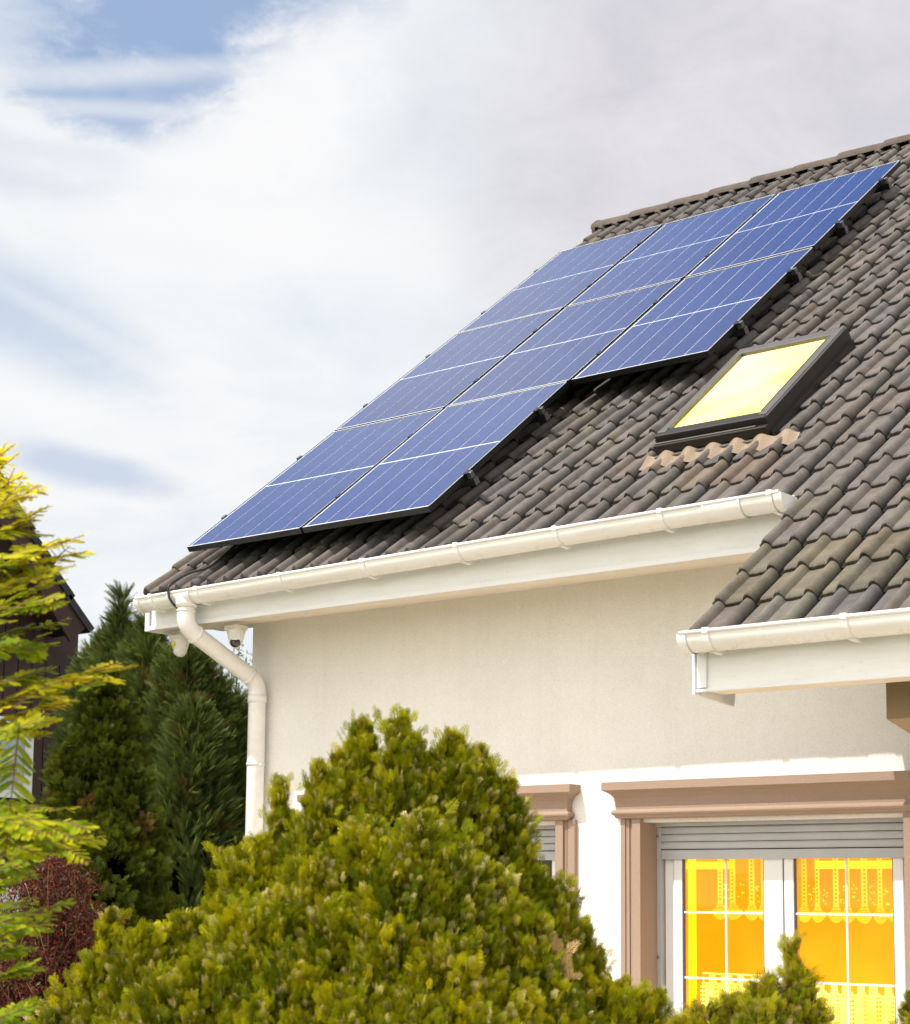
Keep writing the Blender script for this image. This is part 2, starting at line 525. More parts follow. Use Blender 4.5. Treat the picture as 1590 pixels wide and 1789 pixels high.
# gable wall (left), a pentagon prism
yb = yr*2-Wy
def gable(x0, x1):
    pr = [(Wy+.321, 0), (yb, 0), (yb, EZ(1.80)), (yr, zr-.12), (Wy+.321, EZ(1.80))]
    A = [m.bm.verts.new((x0, y, z)) for y, z in pr]; B = [m.bm.verts.new((x1, y, z)) for y, z in pr]
    m.bm.faces.new(A); m.bm.faces.new(B[::-1])
    for i in range(5): j = (i+1) % 5; m.bm.faces.new((A[i], A[j], B[j], B[i]))
gable(XL, XL+.3); gable(XR-.3, XR)
m.box((XL+.3, yb-.3, 0), (XR-.3, yb, ztop))
m.build('wall', M['wall'], house)

# --- eaves: fascia boards and soffits
def zline(x): return EZ(1.684 + (x+8.785)*(1.697-1.684)/4.34)       # bottom of the upper fascia
m = MB()
FY = 7.60
xl = -8.80; xr = UO.x+U_LOW+.02
def fascia(m, x0, x1, y, zb, zt, th=.022):
    m.box((x0, y, zb), (x1, y+th, zt), bev=.003)
fascia(m, xl, xr-.02, FY, EZ(1.692), EZ(1.885))
m.build('fascia', M['pvcw'], house)
m = MB()                                                            # moulded strip along the foot of the fascia and box end
m.box((xl-.004, FY-.012, EZ(1.684)), (xr-.02, FY-.002, EZ(1.712)), bev=.003)
m.box((xl-.016, FY-.004, EZ(1.68)), (xl-.002, FY+.40, EZ(1.84)), bev=.003)
m.box((xl-.018, FY-.018, EZ(1.68)), (xl+.022, FY-.006, EZ(1.84)), bev=.003)
m.build('fascia_trim', M['frame'], house)
m = MB()
z0 = EZ(1.690)
m.quad((xl, FY+.024, z0), (xr+.5, FY+.024, z0), (xr+.5, Wy+.02, z0+.072), (xl, Wy+.02, z0+.072))
m.quad((xl, FY+.024, z0+.02), (xr+.5, FY+.024, z0+.02), (xr+.5, Wy+.02, z0+.092), (xl, Wy+.02, z0+.092))
# gable overhang: boarded soffit going on past the wall corner
m.box((xl, Wy+.021, z0+.070), (XL-.001, Wy+.1, z0+.094))
m.build('soffit', M['soffit'], house)
m = MB()                                                            # sloping soffit under the gable verge
m.quad(rp(U_LEFT+.05, .12, BASE-.155), rp(-8.4-UO.x, .12, BASE-.155), rp(-8.4-UO.x, V_RIDGE-.05, BASE-.155), rp(U_LEFT+.05, V_RIDGE-.05, BASE-.155))
m.build('verge_soffit', M['soffit'], house)

LY = 6.56; lxl = -4.045
m = MB()
m.box((lxl, LY, EZ(.886)), (0.0, LY+.022, EZ(1.055)), bev=.003)
m.build('fascia', M['pvcw'], house)
m = MB()
m.box((lxl, LY-.012, EZ(.878)), (0.0, LY-.001, EZ(.892)), bev=.003)
m.box((lxl-.016, LY-.016, EZ(.868)), (lxl-.002, LY+.03, EZ(1.06)), bev=.003)
m.box((lxl+.006, LY-.014, EZ(.895)), (lxl+.052, LY-.001, EZ(1.055)), bev=.003)
# side board that closes the step between the two eaves, running up under the tiles
P = [(LY+.03, EZ(.868)), (LY+.30, EZ(.845)), (LY+.32, EZ(.93)), (Wy-.002, EZ(1.86)), (Wy-.002, EZ(1.97)), (LY+.03, EZ(1.02))]
A = [m.bm.verts.new((lxl-.014, y, z)) for y, z in P]; B = [m.bm.verts.new((lxl+.004, y, z)) for y, z in P]
m.bm.faces.new(A); m.bm.faces.new(B[::-1])
for i in range(6): j = (i+1) % 6; m.bm.faces.new((A[i], A[j], B[j], B[i]))
m.build('fascia_trim', M['frame'], house)
m = MB()
m.box((lxl+.006, LY+.023, EZ(.888)), (0.0, LY+.20, EZ(.905)))
m.build('soffit', M['soffit'], house)
m = MB()
bx = -3.40
zf0 = EZ(.768); 
P = [(7.03, zf0), (7.3, zf0-.055), (7.3, EZ(1.05)), (7.03, EZ(1.05))]
A = [m.bm.verts.new((bx, y, z)) for y, z in P]; B = [m.bm.verts.new((-1.2, y, z)) for y, z in P]
m.bm.faces.new(A); m.bm.faces.new(B[::-1])
for i in range(4): j = (i+1) % 4; m.bm.faces.new((A[i], A[j], B[j], B[i]))
m.build('porch_beam', M['beam'], house)

# --- gutters
def gutter(x0, z0, x1, z1, yf, r, brackets, joints=(), capR=True):
    yc = yf+r
    A = Vector((x0, yc, z0)); B = Vector((x1, yc, z1))
    prof = []
    for i in range(17):
        a = math.pi + math.pi*i/16
        prof.append((math.cos(a)*r, math.sin(a)*r))
    inn = [(y*.955, z*.955) for y, z in prof][::-1]
    m = MB()
    bead = [(-r+math.cos(t)*.009-.001, .004+math.sin(t)*.009) for t in [math.pi*2*k/10 for k in range(10)]]
    m.sweep(prof, A, B, smooth=True); m.sweep(inn, A, B, smooth=True)
    m.sweep(bead, A, B, cap=True, smooth=True, closed=True)
    m.sweep([(r-.003, 0), (r, .012), (r+.004, .012), (r+.001, 0)], A, B, cap=True, closed=True)
    o = m.build('gutter', M['pvc'], house, normals=False)
    def pt(x): t = (x-x0)/(x1-x0); return A.lerp(B, t)
    # end caps
    for xx, sgn in ((x0, -1),)+(((x1, 1),) if capR else ()):
        c = pt(xx); m = MB()
        for off in (0, sgn*.014):
            vs = [m.bm.verts.new(c+Vector((off, y*1.05, z*1.05))) for y, z in prof]
            m.bm.faces.new(vs)
        pr = [(y*1.05, z*1.05) for y, z in prof]
        m.sweep(pr, c+Vector((-.012 if sgn < 0 else 0, 0, 0))+Vector((sgn*.002, 0, 0)), c+Vector((sgn*.014, 0, 0))+Vector((0 if sgn < 0 else -.0, 0, 0)), smooth=True)
        pr2 = [(y*1.06, z*1.06) for y, z in prof]
        m.sweep(pr2, c+Vector((-sgn*.03, 0, 0)), c+Vector((sgn*.014, 0, 0)), smooth=True)
        m.build('end_cap', M['pvc'], o)
    for bxx in brackets:
        c = pt(bxx); m = MB()
        w = .013
        outer = [(math.cos(a)*(r+.007), math.sin(a)*(r+.007)) for a in [math.pi*.985+math.pi*.93*i/16 for i in range(17)]]
        inner = [(math.cos(a)*(r+.001), math.sin(a)*(r+.001)) for a in [math.pi*.985+math.pi*.93*i/16 for i in range(17)]]
        m.sweep(outer+inner[::-1], c+Vector((-w, 0, 0)), c+Vector((w, 0, 0)), cap=True, closed=True)
        # lug to the fascia and clip over the front bead
        lug = [(-.03, -r-.006), (.045, -r-.012), (r+.032, -r*.72), (r+.032, -r*.35), (r*.9, -r*.55), (.03, -r-.004)]
        m.sweep(lug, c+Vector((-w*.9, 0, 0)), c+Vector((w*.9, 0, 0)), cap=True, closed=True)
        m.sweep([(-r-.013, -.006), (-r-.013, .017), (-r+.009, .017), (-r+.009, .012), (-r-.008, .012), (-r-.008, -.006)], c+Vector((-w, 0, 0)), c+Vector((w, 0, 0)), cap=True, closed=True)
        m.build('gutter_bracket', M['pvc'], o)
    for jx, L in joints:
        c = pt(jx); m = MB()
        pj = [(y*1.045, z*1.045) for y, z in prof]
        m.sweep(pj+[(y*1.0, z*1.0) for y, z in prof][::-1], c+Vector((-L/2, 0, 0)), c+Vector((L/2, 0, 0)), cap=False, smooth=True, closed=True)
        for e in (-L/2, L/2):
            pj2 = [(y*1.075, z*1.075) for y, z in prof]
            m.sweep(pj2+[(y*1.0, z*1.0) for y, z in prof][::-1], c+Vector((e-.006, 0, 0)), c+Vector((e+.006, 0, 0)), smooth=True, closed=True)
        m.build('gutter_joint', M['pvc'], o)
    return o, pt

g1, gp1 = gutter(-8.735, EZ(1.862), -4.12, EZ(1.923), 7.425, .075, [-8.59, -8.17, -7.45, -6.785, -6.10, -5.435, -4.787, -4.17], joints=[(-8.335, .19), (-4.44, .20)])
g2, gp2 = gutter(-4.035, EZ(1.112), 0.0, EZ(1.118), 6.405, .075, [-3.905, -3.27, -2.62, -1.97, -1.3, -.65])

# --- downpipe
def bend(pts, rad=.07, n=7):
    pts = [Vector(p) for p in pts]; out = [pts[0]]
    for i in range(1, len(pts)-1):
        a, b, c = pts[i-1], pts[i], pts[i+1]
        p = b+(a-b).normalized()*rad; q = b+(c-b).normalized()*rad
        for k in range(n+1):
            t = k/n; out.append(p*(1-t)**2 + b*2*t*(1-t) + q*t*t)
    out.append(pts[-1]); return out
PR = .056
c = gp1(-8.325)
T0 = c+Vector((0, -.01, -.045)); T1 = Vector((c.x, c.y-.01, EZ(1.655))); T2 = Vector((-8.272, Wy-.078, EZ(1.362))); T3 = Vector((-8.272, Wy-.078, .05))
m = MB(); m.tube(bend([T0, T1, T2, T3], .075), PR, 24); dp = m.build('downpipe', M['pvc'], house)
d = (T2-T1).normalized()
m = MB()
def collar(m, P, ax, L, r):
    m.tube([P-ax*L/2, P+ax*L/2], r, 24)
zz = Vector((0, 0, 1))
collar(m, T0-zz*.015, zz, .06, PR+.010)
collar(m, T1+d*.09, d, .016, PR+.006); collar(m, T2-d*.085, d, .02, PR+.006)
collar(m, T2-zz*.11, zz, .05, PR+.005)
collar(m, T1+zz*.10, zz, .012, PR+.004)
build_each(m, 'pipe_socket', M['pvc'], dp)
m = MB()
cz = EZ(.833)
m.tube([(T2.x, T2.y, cz-.011), (T2.x, T2.y, cz+.011)], PR+.004, 24)
m.box((T2.x+PR-.004, T2.y-.022, cz-.012), (T2.x+PR+.022, T2.y-.004, cz+.012), bev=.003)
m.box((T2.x-.008, T2.y+PR, cz-.008), (T2.x+.008, Wy+.01, cz+.008))
m.build('pipe_clip', M['camw'], dp)

# --- window surrounds: moulded hood on two pilasters
def surround(parent, x0, x1, zt, px, pilw, zbot, yw=Wy):
    """hood spans x0..x1 at the fillet; pilasters' outer faces at px"""
    s = empty('window_surround', ((x0+x1)/2, yw, zt), parent)
    # depth profile from the wall outwards (d, z) top to bottom
    prof = [(0, .0), (.105, -.004), (.105, -.047), (.098, -.052), (.088, -.056), (.070, -.068), (.055, -.088), (.050, -.112), (.049, -.150),
            (.058, -.154), (.066, -.162), (.068, -.170), (.064, -.178), (.054, -.184), (.050, -.196), (.034, -.200), (0, -.200)]
    m = MB()
    n = len(prof); sec = []
    for side in range(4):
        ring = []
        for dpt, z in prof:
            inset = .105-dpt
            if side == 0: p = (x0+inset, yw, zt+z)
            elif side == 1: p = (x0+inset, yw-dpt, zt+z)
            elif side == 2: p = (x1-inset, yw-dpt, zt+z)
            else: p = (x1-inset, yw, zt+z)
            ring.append(m.bm.verts.new(p))
        sec.append(ring)
    for a in range(3):
        for i in range(n-1):
            try: m.bm.faces.new((sec[a][i], sec[a][i+1], sec[a+1][i+1], sec[a+1][i]))
            except ValueError: pass
    m.build('hood', M['terra'], s)
    for sgn, xo in ((1, px[0]), (-1, px[1])):
        m = MB(); zt2 = zt-.199
        w = pilw
        def stp(a, b, dd):
            xa_, xb_ = (xo+sgn*a*w, xo+sgn*b*w)
            m.box((min(xa_, xb_), yw-dd, zbot), (max(xa_, xb_), yw+.135, zt2))
        stp(0, .22, .030); stp(.22, .40, .022); stp(.40, .47, .014); stp(.47, .60, .018); stp(.60, 1, .034)
        m.build('pilaster', M['terra'], s)
    return s
hz = EZ(.630)
surround(house, -5.572, -3.60, hz, (-5.496, -3.722), .128, 0.12)
surround(house, -7.87, -5.783, hz, (-7.78, -5.803), .128, W1[3])

# --- windows
def window(x0, x1, zt, zb, leaves, xs=None):
    """outer frame between x0..x1 in the opening; zt is the underside of the lintel"""
    y = Wy+.135
    w = empty('window', ((x0+x1)/2, y, zb), house)
    m = MB()
    m.box((x0, y-.004, zb), (x0+.032, y+.05, zt-.022), bev=.002); m.box((x1-.032, y-.004, zb), (x1, y+.05, zt-.022), bev=.002)
    m.box((x0, y-.02, zt-.020), (x1, y+.05, zt), bev=.002)
    build_each(m, 'guide_rail', M['shutter'], w)
    m = MB(); zz = zt-.022
    for i in range(3):
        h = .041
        m.sweep([(0, 0), (-.006, -.008), (-.007, -.030), (-.002, -h+.003), (.012, -h+.003), (.012, 0)], (x0+.034, y+.006, zz), (x1-.034, y+.006, zz), cap=True, closed=True)
        zz -= h
    m.box((x0+.034, y-.003, zz-.052), (x1-.034, y+.014, zz-.002), bev=.003)
    m.build('roller_shutter', M['shutter'], w)
    m = MB(); m.box((x0+.02, y+.018, zz-.05), (x1-.02, y+.026, zt)); m.build('shutter_backing', M['deck'], w)  # added backing, keeps the room glow from showing between the slats
    zs = zz-.050
    yf = y+.030
    m = MB(); g = MB(); bar = MB(); gask = MB()
    fx0, fx1 = x0+.040, x1-.040
    lw = (fx1-fx0)/leaves
    # fixed frame
    m.box((fx0, yf, zb), (fx0+.056, yf+.07, zs+.08)); m.box((fx1-.056, yf, zb), (fx1, yf+.07, zs+.08)); m.box((fx0+.056, yf, zb), (fx1-.056, yf+.07, zb+.05))
    m.box((fx0+.056, yf, zs+.01), (fx1-.056, yf+.07, zs+.08))
    panes = []
    for k in range(leaves):
        a = fx0 + k*lw + (.060 if k == 0 else .004); b = fx0+(k+1)*lw-(.060 if k == leaves-1 else .004)
        s = .055 if k else .053
        r = .055 if k == leaves-1 else .112 if k % 2 == 0 else .06
        m.box((a, yf-.014, zb+.055), (a+s, yf+.05, zs+.005), bev=.004); m.box((b-r, yf-.014, zb+.055), (b, yf+.05, zs+.005), bev=.004)
        m.box((a+s, yf-.013, zb+.055), (b-r, yf+.05, zb+.13), bev=.004)
        panes.append((a+s, b-r))
        gask.box((a+s-.001, yf-.009, zb+.13), (a+s+.005, yf+.012, zs+.005)); gask.box((b-r-.005, yf-.009, zb+.13), (b-r+.001, yf+.012, zs+.005))
        gask.box((a-.004, yf-.006, zb+.06), (a-.0005, yf+.01, zs+.003))
        g.quad((a+s, yf+.012, zb+.13), (b-r, yf+.012, zb+.13), (b-r, yf+.012, zs+.01), (a+s, yf+.012, zs+.01))
    m.build('frame', M['frame'], w); build_each(g, 'pane', M['glass'], w); build_each(gask, 'gasket', M['rubber'], w)
    return w, panes, yf, zs
win2, panes2, yf2, zs2 = window(-5.376, -3.844, W2[2], W2[3]+.002, 2)
win1, panes1, yf1, zs1 = window(-7.655, -5.935, W1[2], W1[3]+.002, 2)
# glazing bars at the heights the photograph shows
def bars(w, panes, yf, zs, zb, zbars):
    m = MB()
    for a, b in panes:
        cx = a+(b-a)*.53
        m.box((cx-.006, yf-.002, zb), (cx+.006, yf+.008, zs+.005), bev=.002)
        for z in zbars: m.box((a+.002, yf-.003, z-.006), (b-.002, yf+.007, z+.006), bev=.002)
    build_each(m, 'glazing_bar', M['frame'], w)
bars(win2, panes2, yf2, zs2, W2[3]+.13, [EZ(-.067), EZ(-.413)])
bars(win1, panes1, yf1, zs1, W1[3]+.13, [EZ(-.067), EZ(-.413)])
# guide rail screws
m = MB()
for z in (EZ(.34), EZ(-.31)): m.lathe([(0, -.006), (.006, -.004), (.007, .003)], Matrix.Translation((-5.366+.006, Wy+.128, z)) @ Matrix.Rotation(math.pi/2, 4, 'X'), 10)
build_each(m, 'screw', M['rail'], win2)

# panels behind the glass; the orange one glows in place of a lit room
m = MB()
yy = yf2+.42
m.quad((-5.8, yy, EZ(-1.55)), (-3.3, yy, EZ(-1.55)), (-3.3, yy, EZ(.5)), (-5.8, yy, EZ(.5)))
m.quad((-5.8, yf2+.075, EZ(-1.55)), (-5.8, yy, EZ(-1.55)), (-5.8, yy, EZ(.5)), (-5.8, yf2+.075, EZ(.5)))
m.build('room_back_panel', M['orange'], house)
m = MB()
yy = yf1+.5
m.quad((-7.8, yy, EZ(-.9)), (-5.8, yy, EZ(-.9)), (-5.8, yy, EZ(.5)), (-7.8, yy, EZ(.5)))
m.build('room_back_panel', M['deck'], house)

# --- curtains (each hangs on its own)
def valance(x0, x1, ztop, zbot, y, label, group):
    """lace valance: top scalloped edge, ladder bands with openwork holes, scalloped hem"""
    m = MB()
    pitch = .088; n = max(2, int(round((x1-x0)/pitch))); pw = (x1-x0)/n
    def fold(x): return y + .012*math.sin((x-x0)*36)+.006*math.sin((x-x0)*71+1)
    def q(xa, xb, za, zb_): m.quad((xa, fold(xa), za), (xb, fold(xb), za), (xb, fold(xb), zb_), (xa, fold(xa), zb_))
    for i in range(n):
        cx = x0+(i+.5)*pw + random.uniform(-.006, .006)
        lean = .0
        zb2 = zbot+.050
        # ladder band: two thin rails joined by rungs
        z = ztop
        for s in (-1, 1): q(cx+s*.012-.0055, cx+s*.012+.0055, zb2, ztop)
        z = zb2+.01
        while z < ztop:
            q(cx-.012, cx+.012, z, z+.008); z += .020
        # fan motif widening into the hem
        for k in range(6):
            t0, t1 = k/6, (k+1)/6
            w0 = .018+(pw/2-.018)*t0**1.5; z0_, z1_ = zb2-.045*t0+.012, zb2-.045*t1+.012
            if k in (1, 3): 
                q(cx-w0, cx-w0*.45, z1_, z0_); q(cx+w0*.45, cx+w0, z1_, z0_)
            q(cx-w0, cx+w0, z1_, z0_-(z0_-z1_)*.45)
        # hem and scallop
        q(cx-pw/2, cx+pw/2, zbot-.002, zb2-.030)
        N = 8
        for k in range(N):
            a0, a1 = -1+2*k/N, -1+2*(k+1)/N
            d0_, d1_ = .032*(1-a0*a0)**.8+.001, .032*(1-a1*a1)**.8+.001
            xa, xb = cx+a0*pw/2, cx+a1*pw/2
            m.quad((xa, fold(xa), zbot-.002), (xa, fold(xa), zbot-.002-d0_), (xb, fold(xb), zbot-.002-d1_), (xb, fold(xb), zbot-.002))
        # leaf sprigs between the bands
        for k in range(7):
            lx = cx+pw/2+random.uniform(-.020, .020); lz = zb2+.01+random.random()*.10; a = random.uniform(0, 3.1)
            dx, dz = math.cos(a)*.010, math.sin(a)*.010
            m.quad((lx-dx, y-.002, lz-dz), (lx-dz*.35, y-.002, lz+dx*.35), (lx+dx, y-.002, lz+dz), (lx+dz*.35, y-.002, lz-dx*.35))
    o = m.build('lace_curtain', M['yellowlace'])
    tag(o, label, 'curtain', group); return o
def cafe(x0, x1, ztop, zbot, y, label, group):
    m = MB()
    def fold(x): return y + .014*math.sin((x-x0)*42)
    def q(xa, xb, za, zb_):
        n = max(1, int((xb-xa)/.01))
        for i in range(n):
            a, b = xa+(xb-xa)*i/n, xa+(xb-xa)*(i+1)/n
            m.quad((a, fold(a), za), (b, fold(b), za), (b, fold(b), zb_), (a, fold(a), zb_))
    pitch = .074; n = int((x1-x0)/pitch); pw = (x1-x0)/n
    q(x0, x1, ztop-.010, ztop)                                         # rod pocket edge
    for i in range(n):
        c0 = x0+i*pw; hw = pw*.40
        q(c0+hw, c0+pw, ztop-.052, ztop-.012)                          # tabs with open eyelets between
        for k in range(4):
            t = k/4; q(c0+.004, c0+.004+hw*.20*(t+.2), ztop-.052, ztop-.04+.0*t) if k == 3 else None
    q(x0, x1, ztop-.064, ztop-.052)
    # cloth body with slit ladders
    for i in range(n):
        c0 = x0+i*pw
        q(c0+.014, c0+pw-.008, zbot, ztop-.066)
        z = ztop-.07
        while z > zbot:
            q(c0-.008, c0+.014, z-.012, z); z -= .022
        q(c0+.001, c0+.0045, zbot, ztop-.066)
    o = m.build('lace_curtain', M['cafe']); tag(o, label, 'curtain', group); return o
G = 'yellow lace curtains in the glass door'
yv = yf2+.06
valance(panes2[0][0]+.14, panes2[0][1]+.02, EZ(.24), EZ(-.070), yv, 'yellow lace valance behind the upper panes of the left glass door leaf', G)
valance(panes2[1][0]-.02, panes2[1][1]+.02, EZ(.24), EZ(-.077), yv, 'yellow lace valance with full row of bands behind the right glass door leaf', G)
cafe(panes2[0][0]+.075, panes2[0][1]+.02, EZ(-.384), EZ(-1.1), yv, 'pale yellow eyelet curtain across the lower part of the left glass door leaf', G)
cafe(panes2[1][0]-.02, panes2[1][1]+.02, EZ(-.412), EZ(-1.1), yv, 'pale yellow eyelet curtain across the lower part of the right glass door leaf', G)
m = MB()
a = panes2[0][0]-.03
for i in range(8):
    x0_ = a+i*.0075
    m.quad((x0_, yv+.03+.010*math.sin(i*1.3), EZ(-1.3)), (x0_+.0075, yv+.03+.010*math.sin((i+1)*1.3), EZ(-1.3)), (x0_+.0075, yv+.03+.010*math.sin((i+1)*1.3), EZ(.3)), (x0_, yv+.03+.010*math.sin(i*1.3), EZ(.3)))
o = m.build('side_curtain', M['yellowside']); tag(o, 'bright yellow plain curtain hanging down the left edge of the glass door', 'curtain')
# reflections painted in as bright yellow glowing strips at the head of each leaf
for (a, b), lab in ((( panes2[0][0]-.02, panes2[0][0]+.30), 'short bright yellow painted reflection at the head of the left glass door leaf'), ((panes2[1][0]+.10, panes2[1][1]+.02), 'longer bright yellow painted reflection at the head of the right glass door leaf')):
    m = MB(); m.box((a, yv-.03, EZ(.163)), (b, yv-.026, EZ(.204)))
    o = m.build('reflection_strip', M['yellowside']); tag(o, lab, 'blind', 'painted reflection strips in the glass door')

# ================================================================== SKYLIGHT
sk = empty('skylight', rp(3.53, 1.2, 0), house)
u0, u1, v0, v1 = 3.185, 3.865, .625, 1.82
TOPN = -.068
def rbox(m, a, b, bev=0): m.box(a, b, RM, bev)
m = MB()
for (a, b, c_, d_) in ((u0, u1, v1-.085, v1), (u0, u0+.050, v0+.05, v1-.085), (u1-.050, u1, v0+.05, v1-.085)):
    rbox(m, (a, c_, TOPN-.03), (b, d_, TOPN), .005)
rbox(m, (u0+.02, v1-.02, TOPN-.034), (u1-.02, v1+.012, TOPN-.012), .003)
m.build('sash_cover', M['skyf'], sk)
m = MB()
rbox(m, (u0-.006, v0+.012, TOPN-.062), (u1+.004, v0+.098, TOPN-.004), .006)          # dark lower sash bar
rbox(m, (u0-.012, v0-.028, TOPN-.10), (u1+.014, v0+.010, TOPN-.045), .006)           # stepped bottom cover
rbox(m, (u0-.02, v0+.03, BASE), (u0+.006, v1-.01, TOPN-.032))                         # side cheeks
rbox(m, (u1-.006, v0+.01, BASE), (u1+.012, v1+.02, TOPN-.012))
rbox(m, (u0, v1-.03, BASE), (u1, v1-.004, TOPN-.036))
rbox(m, (u1-.02, v0+.0, BASE-.0), (u1+.026, v1+.015, TOPN-.088))
m.build('cheek', M['skydark'], sk)
m = MB()
rbox(m, (u1+.002, v0+.03, TOPN-.040), (u1+.010, v1-.03, TOPN-.006), .003)
rbox(m, (u0+.0, v0-.02, TOPN-.048), (u1-.05, v0-.004, TOPN-.036), .003)
rbox(m, (u0-.010, v0-.055, TOPN-.125), (u1+.01, v0-.03, TOPN-.10), .004)
rbox(m, (u1-.052, v0+.09, TOPN-.004), (u1-.042, v1-.09, TOPN+.003), .002)
rbox(m, (u0+.044, v0+.09, TOPN-.004), (u0+.054, v1-.09, TOPN+.003), .002)
m.build('trim', M['skyf'], sk)
m = MB()
gu0, gu1, gv0, gv1 = u0+.048, u1-.048, v0+.09, v1-.083
m.quad(rp(gu0, gv0, TOPN-.014), rp(gu1, gv0, TOPN-.014), rp(gu1, gv1, TOPN-.014), rp(gu0, gv1, TOPN-.014))
m.build('pane', M['glass'], sk)
m = MB()
m.quad(rp(gu0, gv0, TOPN-.022), rp(gu1, gv0, TOPN-.022), rp(gu1, gv1, TOPN-.022), rp(gu0, gv1, TOPN-.022))
m.build('blind', M['blind'], sk)
m = MB()
# corrugated apron dressed down over the tiles
NU = 150; rows_ = [(v0-.03, .046), (v0-.07, .036), (v0-.12, .026), (v0-.155, .022)]
grid = []
for v_, up in rows_:
    row = []
    for i in range(NU+1):
        u_ = u0-.06+(u1+.20-(u0-.06))*i/NU
        wv = .5+.5*math.cos((u_-U_LEFT-.115*TW)/(TW/2)*2*math.pi)
        vv = v_ - (.012*math.sin(u_*23)+.010*wv if v_ == rows_[-1][0] else 0) + (u_-u0)*.0
        row.append(m.bm.verts.new(rp(u_, vv, BASE+up+.029*wv-.012+.003*math.sin(u_*60)*(.4))))
    grid.append(row)
for a in range(3):
    for i in range(NU):
        f = m.bm.faces.new((grid[a][i], grid[a][i+1], grid[a+1][i+1], grid[a+1][i])); f.smooth = True
m.build('apron', M['apron'], sk)

# ================================================================== SOLAR PANELS
PW, PH, GAP = 1.0, 1.6908, .02
cell_names = {}
def make_panel():
    o = empty('solar_panel')
    def lb(a, b, bev=0, mm=None): (mm).box(a, b, None, bev)
    m = MB(); th = .038; e = .011
    lb((0, 0, -th), (e, PH, -.001), 0, m); lb((PW-e, 0, -th), (PW, PH, -.001), 0, m)
    lb((e, 0, -th), (PW-e, e, -.001), 0, m); lb((e, PH-e, -th), (PW-e, PH, -.001), 0, m)
    lb((e, e, -th), (PW-e, PH-e, -th+.004), 0, m)
    m.build('frame', M['black'], o)
    m = MB()
    lb((0.006, .0, -.0009), (PW-.003, e*.8, .0006), 0, m); lb((PW-e*.35, e, -.0009), (PW, PH-e, .0004), 0, m); lb((0.006, PH-e*.8, -.0009), (PW-.003, PH, .0006), 0, m)
    m.build('edge_strip', M['silver'], o)
    m = MB(); m.quad((e, e, -.0032), (PW-e, e, -.0032), (PW-e, PH-e, -.0032), (e, PH-e, -.0032)); m.build('backsheet', M['backsheet'], o)
    m = MB()
    c0, c1 = e+.009, PW-e-.003; cw = (c1-c0)/6
    r0, r1 = e+.007, PH-e-.005; mid = PH/2
    for i in range(6):
        for (a, b) in ((r0, mid-.0065), (mid+.0065, r1)):
            m.quad((c0+i*cw+.0023, a, -.0022), (c0+(i+1)*cw-.0023, a, -.0022), (c0+(i+1)*cw-.0023, b, -.0022), (c0+i*cw+.0023, b, -.0022))
    m.build('cells', M['cell'], o)
    m = MB()
    for (x_, y_) in ((PW+GAP/2, .42), (PW+GAP/2, PH-.42)):
        lb((x_-.016, y_-.028, -.002), (x_+.016, y_+.028, .004), .002, m)
    build_each(m, 'clamp', M['black'], o)
    return o
def copy_tree(o, parent=None):
    c_ = o.copy(); COL.objects.link(c_); c_.parent = parent
    for ch in o.children: copy_tree(ch, c_)
    return c_
proto = make_panel()
RB = {0: 'bottom', 1: 'middle', 2: 'top'}
LAB = {(0, 0): 'blue solar panel lowest at the left corner of the roof, just above the gutter end',
       (1, 0): 'blue solar panel in the bottom row, right of the corner one',
       (0, 1): 'blue solar panel halfway up the roof along the left verge, between two others',
       (1, 1): 'blue solar panel in the middle of the array, surrounded by others on its sides',
       (2, 1): 'blue solar panel beside the top left corner of the yellow skylight',
       (0, 2): 'blue solar panel at the top left below the ridge end',
       (1, 2): 'blue solar panel in the top row between the two outer ones',
       (2, 2): 'blue solar panel at the top right, highest up the roof'}
first = True
for (i, j), lab in LAB.items():
    o = proto if first else copy_tree(proto)
    first = False
    jx, jy = random.uniform(-.002, .002), random.uniform(-.002, .002)
    o.matrix_world = Matrix.Translation(rp(i*(PW+GAP)+jx, j*(PH+GAP)+jy, 0)) @ Matrix.Rotation(TH, 4, 'X')
    o.location = rp(i*(PW+GAP)+jx, j*(PH+GAP)+jy, 0); o.rotation_euler = (TH+random.uniform(-.0012, .0012), random.uniform(-.0012, .0012), 0)
    tag(o, lab, 'solar panel', 'solar panels mounted on the tiled roof')

# rails under the panels, ends poking out on both sides with a clamp
def rail(v, uR, label):
    o = empty('mounting_rail', rp(0, v, 0))
    m = MB(); rbox(m, (-.035, v-.02, -.082), (uR+.030, v+.02, -.040)); m.build('rail', M['black'], o)
    m = MB()
    rbox(m, (uR-.012, v-.016, -.039), (uR+.024, v+.016, .002), .003); rbox(m, (-.028, v-.02, -.04), (-.003, v+.02, .004), .003)
    build_each(m, 'end_clamp', M['rail'], o)
    m = MB()
    rbox(m, (uR+.0295, v-.021, -.083), (uR+.033, v+.021, -.039)); m.build('end_plate', M['rail'], o)
    for uu in (.25, uR*.5, uR-.32):
        m = MB(); rbox(m, (uu-.018, v-.035, BASE+.02), (uu+.018, v-.021, -.045)); rbox(m, (uu-.018, v-.10, BASE+.045), (uu+.018, v-.035, BASE+.053)); m.build('roof_hook', M['rail'], o)
    tag(o, label, 'rail', 'mounting rails under the solar panels'); return o
rail(.42, 2.04, 'lowest black rail end sticking out beside the bottom right panel edge')
rail(1.29, 2.04, 'second black rail end up from the gutter, beside the bottom row panel')
rail(2.13, 3.06, 'third black rail end up, just above the top left corner of the skylight')
rail(3.00, 3.06, 'fourth black rail end from the bottom, beside the upper half of the middle row')
rail(3.84, 3.06, 'fifth black rail end from the bottom, beside the lower half of the top right panel')
